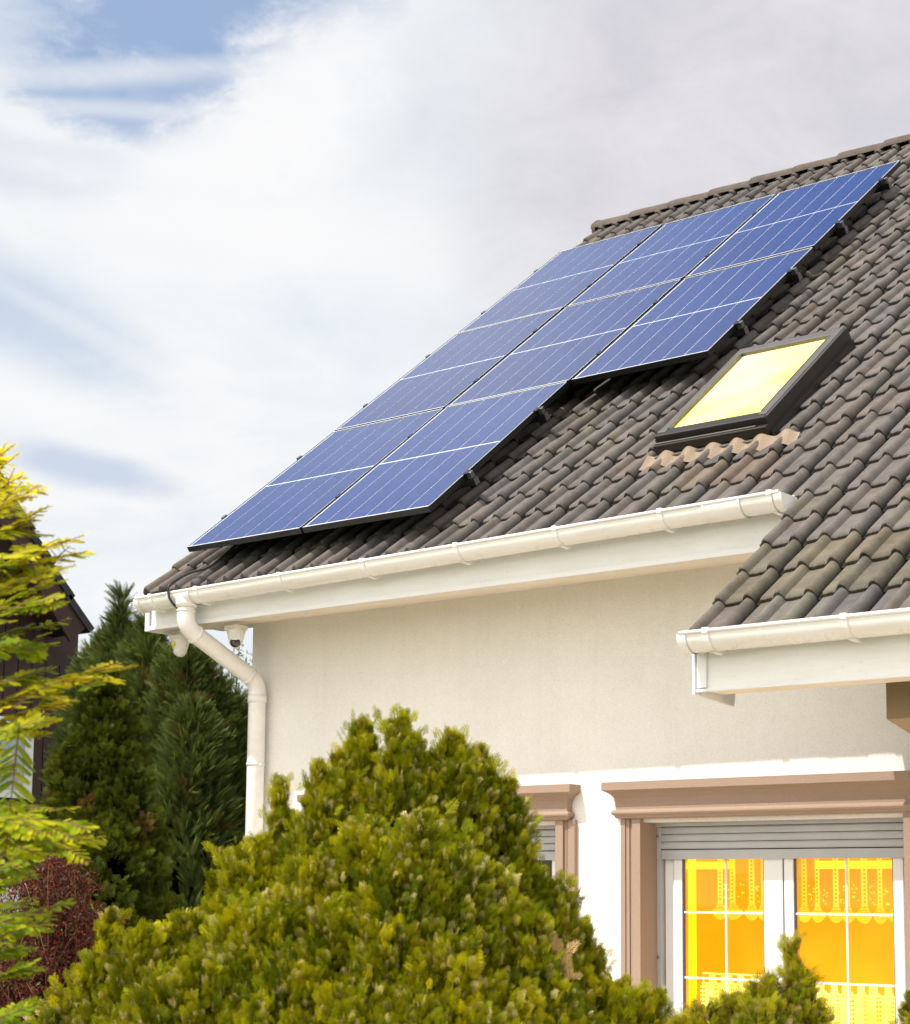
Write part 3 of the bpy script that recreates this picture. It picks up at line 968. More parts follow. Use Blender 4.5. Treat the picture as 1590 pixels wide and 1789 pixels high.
rail(4.71, 3.06, 'topmost black rail end beside the top right panel corner')

# ================================================================== CABLE, CAMERAS
cb = []
for (u_, v_, n_) in ((.24, .28, -.10), (.20, .06, -.13), (.16, -.06, -.135), (.10, -.17, -.11)): cb.append(rp(u_, v_, n_))
g = gp1(-8.395)
cb += [g+Vector((0, -.085, .055)), g+Vector((.0, -.097, .0)), g+Vector((.015, -.088, -.05)), g+Vector((.04, -.05, -.095)), g+Vector((.08, .02, -.12))]
def smooth_path(P, n=6):
    out = []
    P = [P[0]]+P+[P[-1]]
    for i in range(1, len(P)-2):
        for k in range(n):
            t = k/n
            out.append(.5*((2*P[i])+(P[i+1]-P[i-1])*t+(2*P[i-1]-5*P[i]+4*P[i+1]-P[i+2])*t*t+(3*P[i]-P[i-1]-3*P[i+1]+P[i+2])*t**3))
    out.append(P[-2]); return out
m = MB(); m.tube(smooth_path([Vector(p) for p in cb]), .0085, 10)
o = m.build('power_cable', M['cable']); tag(o, 'black cable hanging over the gutter from under the lowest solar panel', 'cable')

def dome_cam(P, look, label, sticker=False):
    o = empty('security_camera', P)
    m = MB(); Mt = Matrix.Translation(P)
    m.box((P.x-.06, P.y-.05, P.z-.02), (P.x+.055, P.y+.05, P.z+.012), bev=.006)
    m.build('base', M['camw'], o)
    m = MB(); m.lathe([(.058, -.018), (.060, -.028), (.054, -.045), (.048, -.075), (.040, -.09), (0, -.092)], Mt, 28); m.build('housing', M['camw'], o)
    L = Vector(look).normalized(); z = L; q = z.to_track_quat('Z', 'Y').to_matrix().to_4x4()
    c_ = P+Vector((0, 0, -.085))
    m = MB(); MM = Matrix.Translation(c_) @ q
    m.lathe([(0, -.040), (.028, -.034), (.042, -.014), (.043, .008), (.040, .024), (.036, .029), (.034, .027)], MM, 28); b = m.build('ball', M['camw'], o)
    m = MB(); m.lathe([(.034, .026), (.033, .030), (.022, .036), (0, .039)], MM, 28); m.build('lens', M['lens'], o)
    if sticker:
        m = MB(); s = P+Vector((.0, -.0, -.05)); m.box((s.x-.012, s.y-.066, s.z-.012), (s.x+.012, s.y-.052, s.z+.014)); m.build('sticker', M['yellowlab'], o)
    tag(o, label, 'camera', 'security cameras under the eaves'); return o
Pc = atY(413, 1086, 7.77); Pc.z = EZ(1.672)
dome_cam(Pc, (.55, -.75, -.62), 'white dome security camera with black lens under the soffit beside the wall corner')
Pc2 = atY(316, 1100, 7.80); Pc2.z = EZ(1.66)
dome_cam(Pc2, (-.75, .3, -.62), 'white security camera with yellow sticker half hidden behind the downpipe bend', True)

# ================================================================== GROUND
def gmat(name, cols, scale):
    t = NT(name); t.l(t.ramp(t.noise(scale, 6, .65), cols), t.b.inputs['Base Color']); t.b.inputs['Roughness'].default_value = .95
    t.bump(t.noise(scale*9, 4), .6, .03); return t.m
m = MB(); m.quad((-400, -400, 0), (400, -400, 0), (400, 400, 0), (-400, 400, 0))
tag(m.build('ground', gmat('lawn', [(.3, (.05, .075, .02)), (.7, (.09, .12, .035))], 3)), kind='structure')
m = MB(); m.quad((-9.6, 2.2, .004), (1.2, 2.2, .004), (1.2, Wy, .004), (-9.6, Wy, .004))
tag(m.build('bounce_terrace', gmat('pale_bounce_paving', [(.3, (.52, .43, .33)), (.7, (.62, .53, .42))], 1.5)), kind='structure')  # unseen pale paving added to bounce warm light onto the walls

# ================================================================== FOLIAGE TOOLS
def norm(a): return a/np.maximum(np.linalg.norm(a, axis=-1, keepdims=True), 1e-9)
def quads_template(segs):
    """segs: list of (p0, p1, w0, w1) in 3D with width across local x/y plane -> verts, faces (quads)"""
    V = []; F = []
    for p0, p1, w0, w1 in segs:
        p0, p1 = np.array(p0, float), np.array(p1, float)
        d = p1-p0; s = np.array([-d[1], d[0], 0.]); s = s/max(np.linalg.norm(s), 1e-9)
        b = len(V); V += [p0-s*w0, p0+s*w0, p1+s*w1, p1-s*w1]; F.append((b, b+1, b+2, b+3))
    return np.array(V), np.array(F)
def scatter(name, tmpl, pos, ax, nr, size, color, mat, parent, tipcol=None):
    """template y axis -> ax, z axis -> nr"""
    V, F = tmpl
    n = len(pos)
    ax = norm(ax); side = norm(np.cross(ax, nr)); nr = np.cross(side, ax)
    Rm = np.stack([side, ax, nr], axis=2)                               # columns
    W = np.einsum('nij,kj->nki', Rm, V)*size[:, None, None] + pos[:, None, :]
    Fi = F[None] + (np.arange(n)*len(V))[:, None, None]
    C = np.repeat(color[:, None, :], len(V), axis=1)
    if tipcol is not None:
        t = np.clip(V[:, 1], 0, 1)[None, :, None]
        C = C*(1-t*.9)+tipcol[:, None, :]*t*.9
    return np_mesh(name, W.reshape(-1, 3), Fi.reshape(-1, F.shape[1]), mat, parent, C.reshape(-1, 3))
def rnd(n): return RNG.random(n)
def rvec(n): return norm(RNG.normal(size=(n, 3)))

def thuja_spray(k=6, w=.021):
    segs = [((0, 0, 0), (0, .5, .02), .03, .03), ((0, .5, .02), (0, 1, .0), .035, .02)]
    for i in range(k):
        y = .12+.78*i/k; L = .44*(1-.60*i/k)
        for s in (-1, 1):
            yy = y+(.05 if s > 0 else 0)
            e = (s*L*.80, yy+L*.66, .06*math.sin(i*2.1+s))
            segs.append(((0, yy, 0), e, w*.75, w*1.05))
            if i < k-2:
                m_ = (s*L*.38, yy+L*.36, 0)
                segs.append((m_, (m_[0]+s*L*.34, m_[1]+L*.10, .05), w*.7, w*.8))
                segs.append((m_, (m_[0]+s*L*.02, m_[1]+L*.40, -.05), w*.7, w*.8))
    return quads_template(segs)
SPRAY = thuja_spray()

def plume_r(s, R, h):                                              # radius at distance s below the tip
    return R*(1-np.exp(-np.maximum(s, 0)/h))
def plume_bush(name, parent, plumes, zmin, clump_density, per, size, palette, mat, clump_r=.09, upness=.9, tips=True, tmpl=SPRAY, flat=.0, inner=.75, tipc=(.95, .80, .38), tipfrac=.12, dead=.03, long=2.2, rough=.16, spread=1.0, stray=0):
    """plumes: (x,y,ztip,R,h).  leaf sprays in clumps on the skin of the union of the plumes"""
    P = np.array(plumes, float)
    C = []; N = []; LR = []
    for (x, y, zt, R, h) in P:
        L = zt-zmin; area = 2*math.pi*R*L*.85
        n = int(area*clump_density)
        s = rnd(n)*L; s[:max(3, n//25)] *= .15
        a = rnd(n)*2*math.pi
        r = plume_r(s, R, h)*(1+rough*np.sin(2*a+s*14+x*9)*np.sin(s*23+3*a)+RNG.normal(size=n)*.08)
        pos = np.stack([x+r*np.cos(a), y+r*np.sin(a), zt-s], 1)
        out = np.stack([np.cos(a), np.sin(a), .35*np.exp(-s/h)], 1)
        keep = np.ones(n, bool)
        for (x2, y2, z2, R2, h2) in P:
            if (x2, y2, z2) == (x, y, zt): continue
            d = np.hypot(pos[:, 0]-x2, pos[:, 1]-y2); rr = plume_r(z2-pos[:, 2], R2, h2)
            keep &= ~((z2 > pos[:, 2]) & (d < rr*inner))
        C.append(pos[keep]); N.append(out[keep]); LR.append(np.clip(r[keep]/(clump_r*1.5), .35, 1))
    C = np.concatenate(C); N = norm(np.concatenate(N)); LR = np.concatenate(LR); nc = len(C)
    idx = np.repeat(np.arange(nc), per); n = len(idx)
    Cn = N[idx]
    # clump is a small upright flame: sprays spread round its axis
    axis_c = norm(np.stack([Cn[:, 0]*.55, Cn[:, 1]*.55, np.full(n, upness)], 1) + np.repeat(RNG.normal(size=(nc, 3))*.22, per, axis=0))
    loc = np.repeat(LR, per); t = rnd(n); rad = clump_r*loc*(.25+.75*rnd(n))*(1-.65*t)
    rv = rvec(n); rv = norm(rv-axis_c*np.sum(rv*axis_c, 1, keepdims=True))
    pos = C[idx] + rv*rad[:, None] + axis_c*((t*clump_r*long-clump_r*.8)*loc)[:, None]
    ax = norm(axis_c*1.0 + rv*((.35+.5*rnd(n))*spread)[:, None] + Cn*.25 + RNG.normal(size=(n, 3))*.12)
    nr = norm(np.cross(ax, rvec(n))*.8 + Cn*.7)
    sz = size*(.65+.6*rnd(n))
    pal = np.array(palette)
    base = pal[np.repeat(RNG.integers(0, len(pal), nc), per)]
    other = pal[RNG.integers(0, len(pal), n)]
    wave = np.clip(.5+.62*np.sin(C[:, 0]*11+C[:, 2]*9)*np.sin(C[:, 2]*15+C[:, 1]*8+2)+.22*RNG.normal(size=nc), 0, 1)  # patchy tone painting lit and hollow areas into the leaf colour
    light = pal[np.argsort(pal.sum(1))[len(pal)//2:]].mean(0); dark = pal[np.argsort(pal.sum(1))[:len(pal)//2]].mean(0)
    reg = np.repeat(wave[:, None]*light+(1-wave[:, None])*(dark*.85+light*.15), per, axis=0)
    col = base*.28+other*.12+reg*.60
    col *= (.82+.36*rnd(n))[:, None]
    # clump-level tone; inner shade painted in, darker towards the clump base and axis
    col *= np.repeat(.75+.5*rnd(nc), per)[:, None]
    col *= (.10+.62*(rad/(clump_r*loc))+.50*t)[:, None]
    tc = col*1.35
    if tips:
        k = rnd(n) < tipfrac; tc[k] = np.array(tipc)*(.8+.4*rnd(k.sum()))[:, None]
    kd = np.repeat(rnd(nc) < dead, per); col[kd] = np.array((.12, .075, .025)); tc[kd] = np.array((.17, .11, .04))
    if stray:                                                       # single long shoots standing proud of the clumps
        k = RNG.integers(0, n, stray)
        up_ = norm(axis_c[k]+Cn[k]*.35+RNG.normal(size=(stray, 3))*.25)
        p2 = C[idx[k]] + Cn[k]*clump_r*.5 + up_*(clump_r*(.6+1.4*rnd(stray)))[:, None]
        pos = np.concatenate([pos, p2]); ax = np.concatenate([ax, up_]); nr = np.concatenate([nr, rvec(stray)])
        sz = np.concatenate([sz, size*(1.0+.7*rnd(stray))]); c2 = (pal[RNG.integers(0, len(pal), stray)]*.4+reg[k]*.6)*.9
        col = np.concatenate([col, c2]); tc = np.concatenate([tc, c2*1.4])
    return scatter(name, tmpl, pos, ax, nr, sz, col, mat, parent, tc)

def core(name, parent, plumes, zmin, mat, shrink=.62, drop=.12):
    """dark shrub heart: stems and filler mass with deep shade put into the colour"""
    m = MB()
    for (x, y, zt, R, h) in plumes:
        pts = []; rr = []
        zt2 = zt-drop-.1*R
        k = 9
        for i in range(k):
            z = zmin+(zt2-zmin)*i/(k-1)
            pts.append((x+random.uniform(-.01, .01), y+random.uniform(-.01, .01), z))
            rr.append(max(.006, float(plume_r(zt2-z, R, h))*shrink*random.uniform(.85, 1.1)))
        m.tube(pts, rr, 12, smooth=False)
    return m.build(name, mat, parent)

M['thuja'] = leaf_mat('golden_thuja_leaf', trans=.32, rough=.5, spec=.12)
M['cypress'] = leaf_mat('dark_cypress_leaf', trans=.2, rough=.6, spec=.08)
M['gold'] = leaf_mat('golden_redwood_leaf', trans=.5, rough=.5, spec=.12)
M['red'] = leaf_mat('red_barberry_leaf', trans=.25, rough=.5, spec=.25)
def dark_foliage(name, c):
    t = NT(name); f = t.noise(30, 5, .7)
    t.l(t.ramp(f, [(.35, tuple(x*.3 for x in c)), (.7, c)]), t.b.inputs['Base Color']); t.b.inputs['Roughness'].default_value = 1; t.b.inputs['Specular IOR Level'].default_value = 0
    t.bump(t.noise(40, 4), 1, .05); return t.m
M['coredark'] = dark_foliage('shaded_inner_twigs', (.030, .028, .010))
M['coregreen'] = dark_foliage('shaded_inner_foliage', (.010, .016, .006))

# ---- big golden thuja
def px_plumes(lst, D, dz=.05):
    out = []
    for (px, py, R, h, dd) in lst:
        p = at(px, py, D+dd); out.append((p.x, p.y, p.z-dz, R, h))
    return out
D1 = 6.0
big = px_plumes([
 (630, 1232, .075, .34, .1), (598, 1290, .08, .3, .05), (697, 1226, .085, .36, 0), (724, 1262, .07, .3, .05), (790, 1256, .12, .32, .05), (838, 1284, .11, .32, .1), (884, 1335, .09, .3, .1), (562, 1312, .08, .3, 0), (660, 1345, .09, .3, .1), (752, 1345, .09, .3, .1), (490, 1340, .04, .4, .1), (520, 1400, .09, .3, .1),
 (432, 1452, .10, .3, 0), (398, 1462, .08, .3, .15), (350, 1570, .13, .2, .05), (195, 1566, .04, .12, .05), (262, 1598, .15, .18, 0), (168, 1655, .14, .2, .1), (470, 1440, .14, .2, .1), (120, 1725, .12, .2, 0),
 (878, 1385, .10, .24, .1), (912, 1450, .11, .24, .1), (965, 1515, .10, .2, .15), (1020, 1585, .07, .18, .2), (1062, 1683, .09, .12, .1), (1120, 1698, .08, .12, .25),
 (640, 1400, .13, .28, -.28), (745, 1390, .14, .28, -.33), (540, 1460, .14, .28, -.25), (860, 1490, .14, .28, -.25), (430, 1560, .15, .25, -.3), (590, 1540, .13, .25, -.42), (690, 1480, .12, .25, -.40), (800, 1440, .12, .25, -.36), (480, 1530, .11, .25, -.36), (920, 1560, .12, .25, -.3),
 (300, 1670, .15, .22, -.35), (360, 1640, .12, .22, -.38), (680, 1570, .13, .22, -.48), (780, 1610, .14, .22, -.5), (950, 1650, .11, .22, -.3), (520, 1640, .14, .22, -.5), (880, 1670, .12, .22, -.45), (620, 1690, .13, .22, -.6), (720, 1700, .12, .22, -.62), (400, 1730, .13, .22, -.45), (470, 1710, .12, .22, -.55), (820, 1720, .12, .22, -.58), (1000, 1730, .10, .2, -.2), (250, 1740, .12, .2, -.35), (550, 1750, .11, .2, -.62),
 (200, 1760, .13, .2, -.2), (700, 1440, .22, .5, .35), (580, 1500, .22, .4, .35), (840, 1500, .2, .4, .35), (420, 1640, .24, .4, .3)], D1, .10)
base = at(620, 1789, D1)
t1 = empty('thuja_shrub', (base.x, base.y, 0))
tag(t1, 'big golden green thuja shrub with many pointed tops in front of the cream wall', 'shrub')
PAL = [(.40, .43, .007), (.22, .29, .007), (.62, .55, .010), (.08, .14, .006), (.72, .60, .014), (.03, .07, .004), (.36, .36, .008), (.11, .18, .006)]
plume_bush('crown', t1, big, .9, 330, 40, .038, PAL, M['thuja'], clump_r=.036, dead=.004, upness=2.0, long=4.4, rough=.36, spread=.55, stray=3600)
core('shaded_inner_branches', t1, big, .0, M['coredark'], .72)
# dead brown sprays showing low on the right side
def dead_patch(parent, px, py, D, n, col, size, sp):
    P0 = np.array(at(px, py, D)); pos = P0+RNG.normal(size=(n, 3))*np.array(sp)
    ax = norm(np.stack([RNG.normal(size=n)*.4, RNG.normal(size=n)*.4, .4+rnd(n)], 1)); nr = norm(-np.array(FWD)[None]+RNG.normal(size=(n, 3))*.5)
    c_ = np.array(col)*(.7+.6*rnd(n))[:, None]
    return scatter('dead_spray', SPRAY, pos, ax, nr, size*(.7+.6*rnd(n)), c_, M['thuja'], parent, c_*1.1)
dead_patch(t1, 985, 1700, D1-.32, 26, (.62, .42, .22), .05, (.012, .012, .045))

# ---- small thuja in front of the glass door
D2 = 6.6
sm = px_plumes([(1384, 1628, .030, .5, 0), (1392, 1672, .075, .25, 0), (1408, 1690, .06, .3, 0), (1345, 1700, .07, .10, 0), (1288, 1730, .10, .12, .05), (1235, 1748, .06, .08, .05), (1200, 1770, .06, .06, 0), (1330, 1745, .10, .1, -.12), (1415, 1720, .045, .12, 0)], D2)
b2 = at(1350, 1789, D2)
t2 = empty('thuja_shrub', (b2.x, b2.y, 0)); tag(t2, 'small thuja shrub with a sparse pointed tip before the glass door', 'shrub')
PAL2 = [(.42, .42, .012), (.25, .31, .012), (.60, .50, .02), (.16, .22, .012)]
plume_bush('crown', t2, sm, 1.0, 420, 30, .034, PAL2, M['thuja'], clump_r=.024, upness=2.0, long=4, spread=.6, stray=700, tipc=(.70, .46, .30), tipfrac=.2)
core('shaded_inner_branches', t2, sm, .0, M['coredark'], .62)
b3 = at(1600, 1789, 6.6)
t3 = empty('thuja_shrub', (b3.x, b3.y, 0)); tag(t3, 'sliver of a small green thuja at the bottom right corner', 'shrub')
sm3 = px_plumes([(1600, 1725, .055, .1, 0), (1625, 1760, .08, .1, .05)], 6.6)
plume_bush('crown', t3, sm3, 1.0, 420, 30, .034, PAL2, M['thuja'], clump_r=.028, upness=1.5, long=3.4)
core('shaded_inner_branches', t3, sm3, .0, M['coredark'], .6)

# ---- background conifers
def feather():
    segs = [((0, 0, 0), (0, 1, 0), .012, .005)]
    for i in range(12):
        y = .05+.88*i/12; L = .26*(1-.6*i/12)
        for s in (-1, 1):
            segs.append(((0, y, 0), (s*L*.50, y+L*.85, .04*s), .011, .005))
    return quads_template(segs)
FEATHER = feather()
def conifer(name, label, plumes, zmin, base_px, D, pal, dens, per, size, cr, tmpl=FEATHER, up=1.5, mat='cypress', group=None, **kw):
    b = at(base_px, 1789, D); o = empty(name, (b.x, b.y, 0)); tag(o, label, 'tree', group)
    trunks = list(plumes)
    if tmpl is FEATHER:
        for (x, y, zt, R, h) in list(plumes):
            for k in range(11):
                a = random.random()*6.28; q = random.uniform(.3, 1.0); sdown = random.uniform(.15, 1.1)
                r_ = float(plume_r(sdown, R, h))*q
                plumes.append((x+math.cos(a)*r_, y+math.sin(a)*r_, zt-sdown+random.uniform(.08, .30), random.uniform(.025, .045), .5))
    plume_bush('crown', o, plumes, zmin, dens, per, size, pal, M[mat], clump_r=cr, upness=up, tips=True, tmpl=tmpl, tipc=(.16, .20, .05), tipfrac=.1, **kw)
    core('trunk', o, trunks, .0, M['coregreen'], .6, .35)  # dark filler mass round the stem, inner shade put into its colour
    return o
DJ = [(.17, .23, .06), (.10, .145, .04), (.26, .31, .09), (.05, .08, .022)]
conifer('juniper_tree', 'tallest feathery green juniper with thin leader beside the dark house', px_plumes([(214, 1030, .05, .6, 0), (226, 1110, .24, 1.0, .1), (190, 1120, .28, 1.0, .2), (160, 1160, .28, .8, .3), (205, 1130, .38, .9, 0), (235, 1160, .34, .8, 0)], 15, .0), .9, 205, 15, DJ, 150, 13, .15, .055, up=.95)
conifer('juniper_tree', 'feathery green juniper between the tallest juniper and the downpipe', px_plumes([(264, 1092, .18, .9, 0), (245, 1120, .28, .9, .1), (288, 1150, .28, .9, .3), (250, 1220, .36, .7, -.2), (305, 1230, .36, .8, -.2)], 14.5, 0), .9, 260, 14.5, DJ, 150, 13, .15, .055, up=.95)
conifer('juniper_tree', 'lower feathery juniper with two tips left of the downpipe', px_plumes([(300, 1165, .22, .9, .1), (328, 1150, .17, .9, 0), (354, 1158, .17, .9, .1), (378, 1215, .28, .9, .1), (405, 1250, .28, .8, .2), (340, 1240, .38, .9, -.3), (432, 1260, .26, .7, .3), (405, 1340, .4, .6, 0)], 14, 0), .9, 345, 14, DJ, 150, 13, .15, .055, up=.95)
CY_ = [(.10, .135, .014), (.055, .08, .012), (.17, .19, .016), (.03, .048, .008)]
conifer('thuja_tree', 'dense dark olive thuja in front of the dark timber house', px_plumes([(188, 1180, .28, .5, .2), (150, 1290, .28, .4, .1), (130, 1400, .22, .3, 0), (225, 1330, .24, .4, 0), (195, 1430, .30, .4, -.2), (115, 1480, .2, .3, -.1), (238, 1480, .24, .4, -.1)], 11.5, 0), .9, 180, 11.5, CY_, 130, 26, .065, .06, tmpl=SPRAY, up=.9)

# pale, airy tree behind the wall corner
def airy_tree():
    b = at(430, 1789, 17); o = empty('young_tree', (b.x, b.y, 0)); tag(o, 'thin pale green tree seen against the sky behind the downpipe', 'tree')
    m = MB(); tips = []
    root = at(425, 1520, 17)
    for (px, py) in ((418, 1130), (430, 1150), (396, 1210), (405, 1170), (385, 1230), (412, 1235), (436, 1200), (428, 1260)):
        e = at(px, py, 17+random.uniform(-.3, .3)); mid = root.lerp(e, .5)+Vector((random.uniform(-.15, .15), 0, .15))
        path = smooth_path([root, mid, e], 8); m.tube(path, [.012*(1-i/len(path))+.003 for i in range(len(path))], 6)
        tips += path[6:]
    m.tube([(root.x, root.y, 0), root], .04, 8)
    m.build('trunk', M['bark'], o)
    tips = np.array([list(p) for p in tips]); idx = RNG.integers(0, len(tips), 900)
    pos = tips[idx]+RNG.normal(size=(900, 3))*.035
    ax = norm(RNG.normal(size=(900, 3))+np.array([0, 0, .5]))
    T = quads_template([((0, 0, 0), (0, .5, 0), .03, .16), ((0, .5, 0), (0, 1, 0), .16, .02)])
    c_ = np.array((.20, .26, .08))*(.7+.6*rnd(900))[:, None]
    scatter('crown', T, pos, ax, rvec(900), .05*(.7+.6*rnd(900)), c_, M['gold'], o)
airy_tree()

# ---- golden dawn redwood on the left
def branchlet():
    """a feathery branchlet: overlapping short needles that read as one serrated leaflet"""
    segs = [((0, 0, 0), (0, 1, 0), .010, .006)]
    n = 12
    for i in range(n):
        y = .03+.90*i/n; L = .15*math.sin(math.pi*(.16+.72*i/n))+.015
        for s in (-1, 1):
            segs.append(((s*.003, y, 0), (s*L, y+.10, .012), .046, .026))
    return quads_template(segs)
BRL = branchlet()
def redwood():
    D = 4.6
    b = at(-190, 1789, D+.3); o = empty('dawn_redwood_tree', (b.x, b.y, 0)); tag(o, 'yellow green feathery dawn redwood branches along the left edge', 'tree')
    m = MB()
    trunk = [Vector((b.x, b.y, 0)), Vector((b.x, b.y, 1.5)), at(-190, 1200, D+.3), at(-150, 760, D+.3)]
    m.tube(smooth_path(trunk, 6), [.05-.0018*i for i in range(19)], 10)
    shoots = []
    # (start px, end px, droop, depth start, depth end, yellow)
    B = [((-60, 900), (10, 775), 0, .9), ((-80, 930), (72, 858), .02, .9), ((-60, 980), (62, 905), .02, .7), ((-80, 900), (40, 830), 0, .8),
         ((-120, 1060), (148, 935), .02, .9), ((-80, 1080), (135, 968), .03, .75), ((-100, 1100), (128, 990), .03, .5), ((-60, 1010), (85, 960), .02, .6), ((-100, 1130), (105, 1020), .03, .35),
         ((-60, 1120), (112, 1060), .04, .3), ((-100, 1170), (98, 1100), .04, .25), ((-80, 1200), (88, 1130), .04, .4), ((-90, 1250), (90, 1170), .03, .3),
         ((-80, 1270), (232, 1168), .04, .9), ((20, 1240), (200, 1195), .04, .8), ((-80, 1310), (110, 1235), .03, .85), ((-60, 1330), (95, 1262), .03, .5), ((60, 1240), (168, 1212), .05, .25),
         ((-100, 1420), (165, 1440), .0, .35), ((-60, 1450), (182, 1462), -.02, .45), ((-80, 1480), (120, 1488), 0, .2), ((-60, 1400), (105, 1415), .0, .3),
         ((-80, 1530), (45, 1510), 0, .15), ((-90, 1640), (100, 1580), .0, .15), ((-80, 1660), (78, 1612), .0, .2), ((-70, 1600), (60, 1570), 0, .1),
         ((-80, 1740), (60, 1680), 0, .1), ((-60, 1800), (65, 1755), 0, .12), ((-80, 1700), (35, 1650), 0, .1), ((-60, 1560), (40, 1530), 0, .2), ((-70, 1380), (20, 1330), 0, .3),
         ((-40, 1010), (60, 1000), .02, .2), ((-40, 1080), (70, 1075), .02, .2), ((-40, 1150), (60, 1140), .02, .15), ((-40, 1210), (50, 1200), .02, .2), ((-30, 880), (40, 900), .02, .4), ((-30, 940), (50, 940), .02, .4),
         ((-30, 1290), (70, 1290), .02, .2), ((-40, 1440), (60, 1455), .02, .15)]
    pos = []; ax = []; nr = []; col = []; sz = []
    main = np.array(RIGHT)
    def add_shoot(P0, P1, droop, yel, n, L0, planeN):
        P0, P1 = np.array(P0), np.array(P1)
        pts = [Vector(P0+(P1-P0)*t+np.array([0, 0, -droop*4*t*(1-t)*-1])) for t in np.linspace(0, 1, 7)]
        m.tube(pts, [.0016*(1-.7*i/6)+.0006 for i in range(7)], 6)
        d = norm((P1-P0)[None])[0]
        side = norm(np.cross(d, planeN)[None])[0]
        for k in range(n):
            t = (k+.5)/n
            p = P0+(P1-P0)*t+np.array([0, 0, droop*4*t*(1-t)])
            for s in (-1, 1):
                a = side*s*.9 + d*(.55+.3*t) + RNG.normal(size=3)*.10 + np.array([0, 0, -.10])
                pos.append(p); ax.append(a); nr.append(planeN+RNG.normal(size=3)*.18)
                Lk = L0*(.75+.35*math.sin(math.pi*min(1, t+.15)))*random.uniform(.8, 1.15)*(1-.45*max(0, t-.6)/.4)
                sz.append(Lk)
                y_ = min(1, max(0, yel*(.45+.75*t)+random.uniform(-.2, .2)))
                g = np.array((.22, .33, .014)); yl = np.array((.86, .72, .020))
                col.append((g*(1-y_)+yl*y_)*random.uniform(.75, 1.2))
    for (s, e, droop, yel) in B:
        dd = random.uniform(-.35, .35)
        P0 = at(s[0], s[1], D+dd); P1 = at(e[0], e[1], D+dd*.6+random.uniform(-.1, .1))
        Lr = (P1-P0).length
        up = np.array([0, 0, 1.])+RNG.normal(size=3)*.15 - np.array(FWD)*.35
        up = norm(up[None])[0]
        n = int(Lr/.0135)
        add_shoot(P0, P1, droop, yel, n, .052, up)
        # side shoots
        for k in range(int(Lr/.042)):
            t = random.uniform(.15, .92); sgn = random.choice((-1, 1))
            q = np.array(P0.lerp(P1, t))+np.array([0, 0, droop*4*t*(1-t)])
            d = norm(np.array(P1-P0)[None])[0]; sd = norm(np.cross(d, up)[None])[0]
            ln = random.uniform(.07, .14)*(1.15-t*.6)
            q1 = q+(d*.75+sd*sgn*.75+np.array([0, 0, random.uniform(-.25, .1)]))*ln
            add_shoot(q, q1, 0, yel, max(4, int(ln/.0125)), .042, up+RNG.normal(size=3)*.15)
    # the hanging shoot in front of the neighbour's window
    for (s, e) in (((34, 1262), (8, 1500)),):
        add_shoot(at(s[0], s[1], D-.2), at(e[0], e[1], D-.2), 0, .2, 15, .060, norm((-np.array(FWD)*.55+np.array([0, 0, .9]))[None])[0])
    m.build('trunk', M['redtwig'], o)
    pos, ax, nr, sz, col = map(np.array, (pos, ax, nr, sz, col))
    scatter('crown', BRL, pos, ax, nr, sz, col, M['gold'], o)
redwood()

# ---- red barberry
def barberry():
    D = 8.0
    b = at(90, 1789, D); o = empty('barberry_shrub', (b.x, b.y, 0)); tag(o, 'dark red barberry shrub with fine arching twigs at the bottom left', 'shrub')
    m = MB(); pale = MB(); L = []
    for k in range(330):
        px = random.gauss(85, 70); top = 1490+abs(px-95)*.9+random.uniform(0, 230)
        p1 = at(px, top, D+random.uniform(-.3, .4)); p0 = Vector((b.x+random.uniform(-.25, .25), b.y+random.uniform(-.25, .25), .3))
        mid = p0.lerp(p1, .6)+Vector((random.uniform(-.1, .1), random.uniform(-.1, .1), .12))
        path = smooth_path([p0, mid, p1, p1+Vector((random.uniform(-.12, .12), random.uniform(-.1, .1), -.03))], 7)
        (pale if k % 14 == 0 else m).tube(path, [.0026*(1-.8*i/len(path))+.0006 for i in range(len(path))], 5)
        if k % 14: L += path[5:]
    m.build('twigs', M['redtwig'], o); pale.build('dry_twigs', M['paletwig'], o)
    L = np.array([list(p) for p in L]); n = 40000; idx = RNG.integers(0, len(L), n)
    pos = L[idx]+RNG.normal(size=(n, 3))*.018
    ax = norm(RNG.normal(size=(n, 3))+np.array([0, 0, .6])); T = quads_template([((0, 0, 0), (0, .55, .04), .05, .24), ((0, .55, .04), (0, 1, 0), .24, .08)])
    pal = np.array([(.14, .022, .018), (.10, .018, .018), (.20, .035, .022), (.06, .02, .018), (.09, .09, .02)])
    c_ = pal[RNG.integers(0, 5, n)]*(.6+.7*rnd(n))[:, None]
    scatter('crown', T, pos, ax, rvec(n), .019*(.7+.6*rnd(n)), c_, M['red'], o)
barberry()

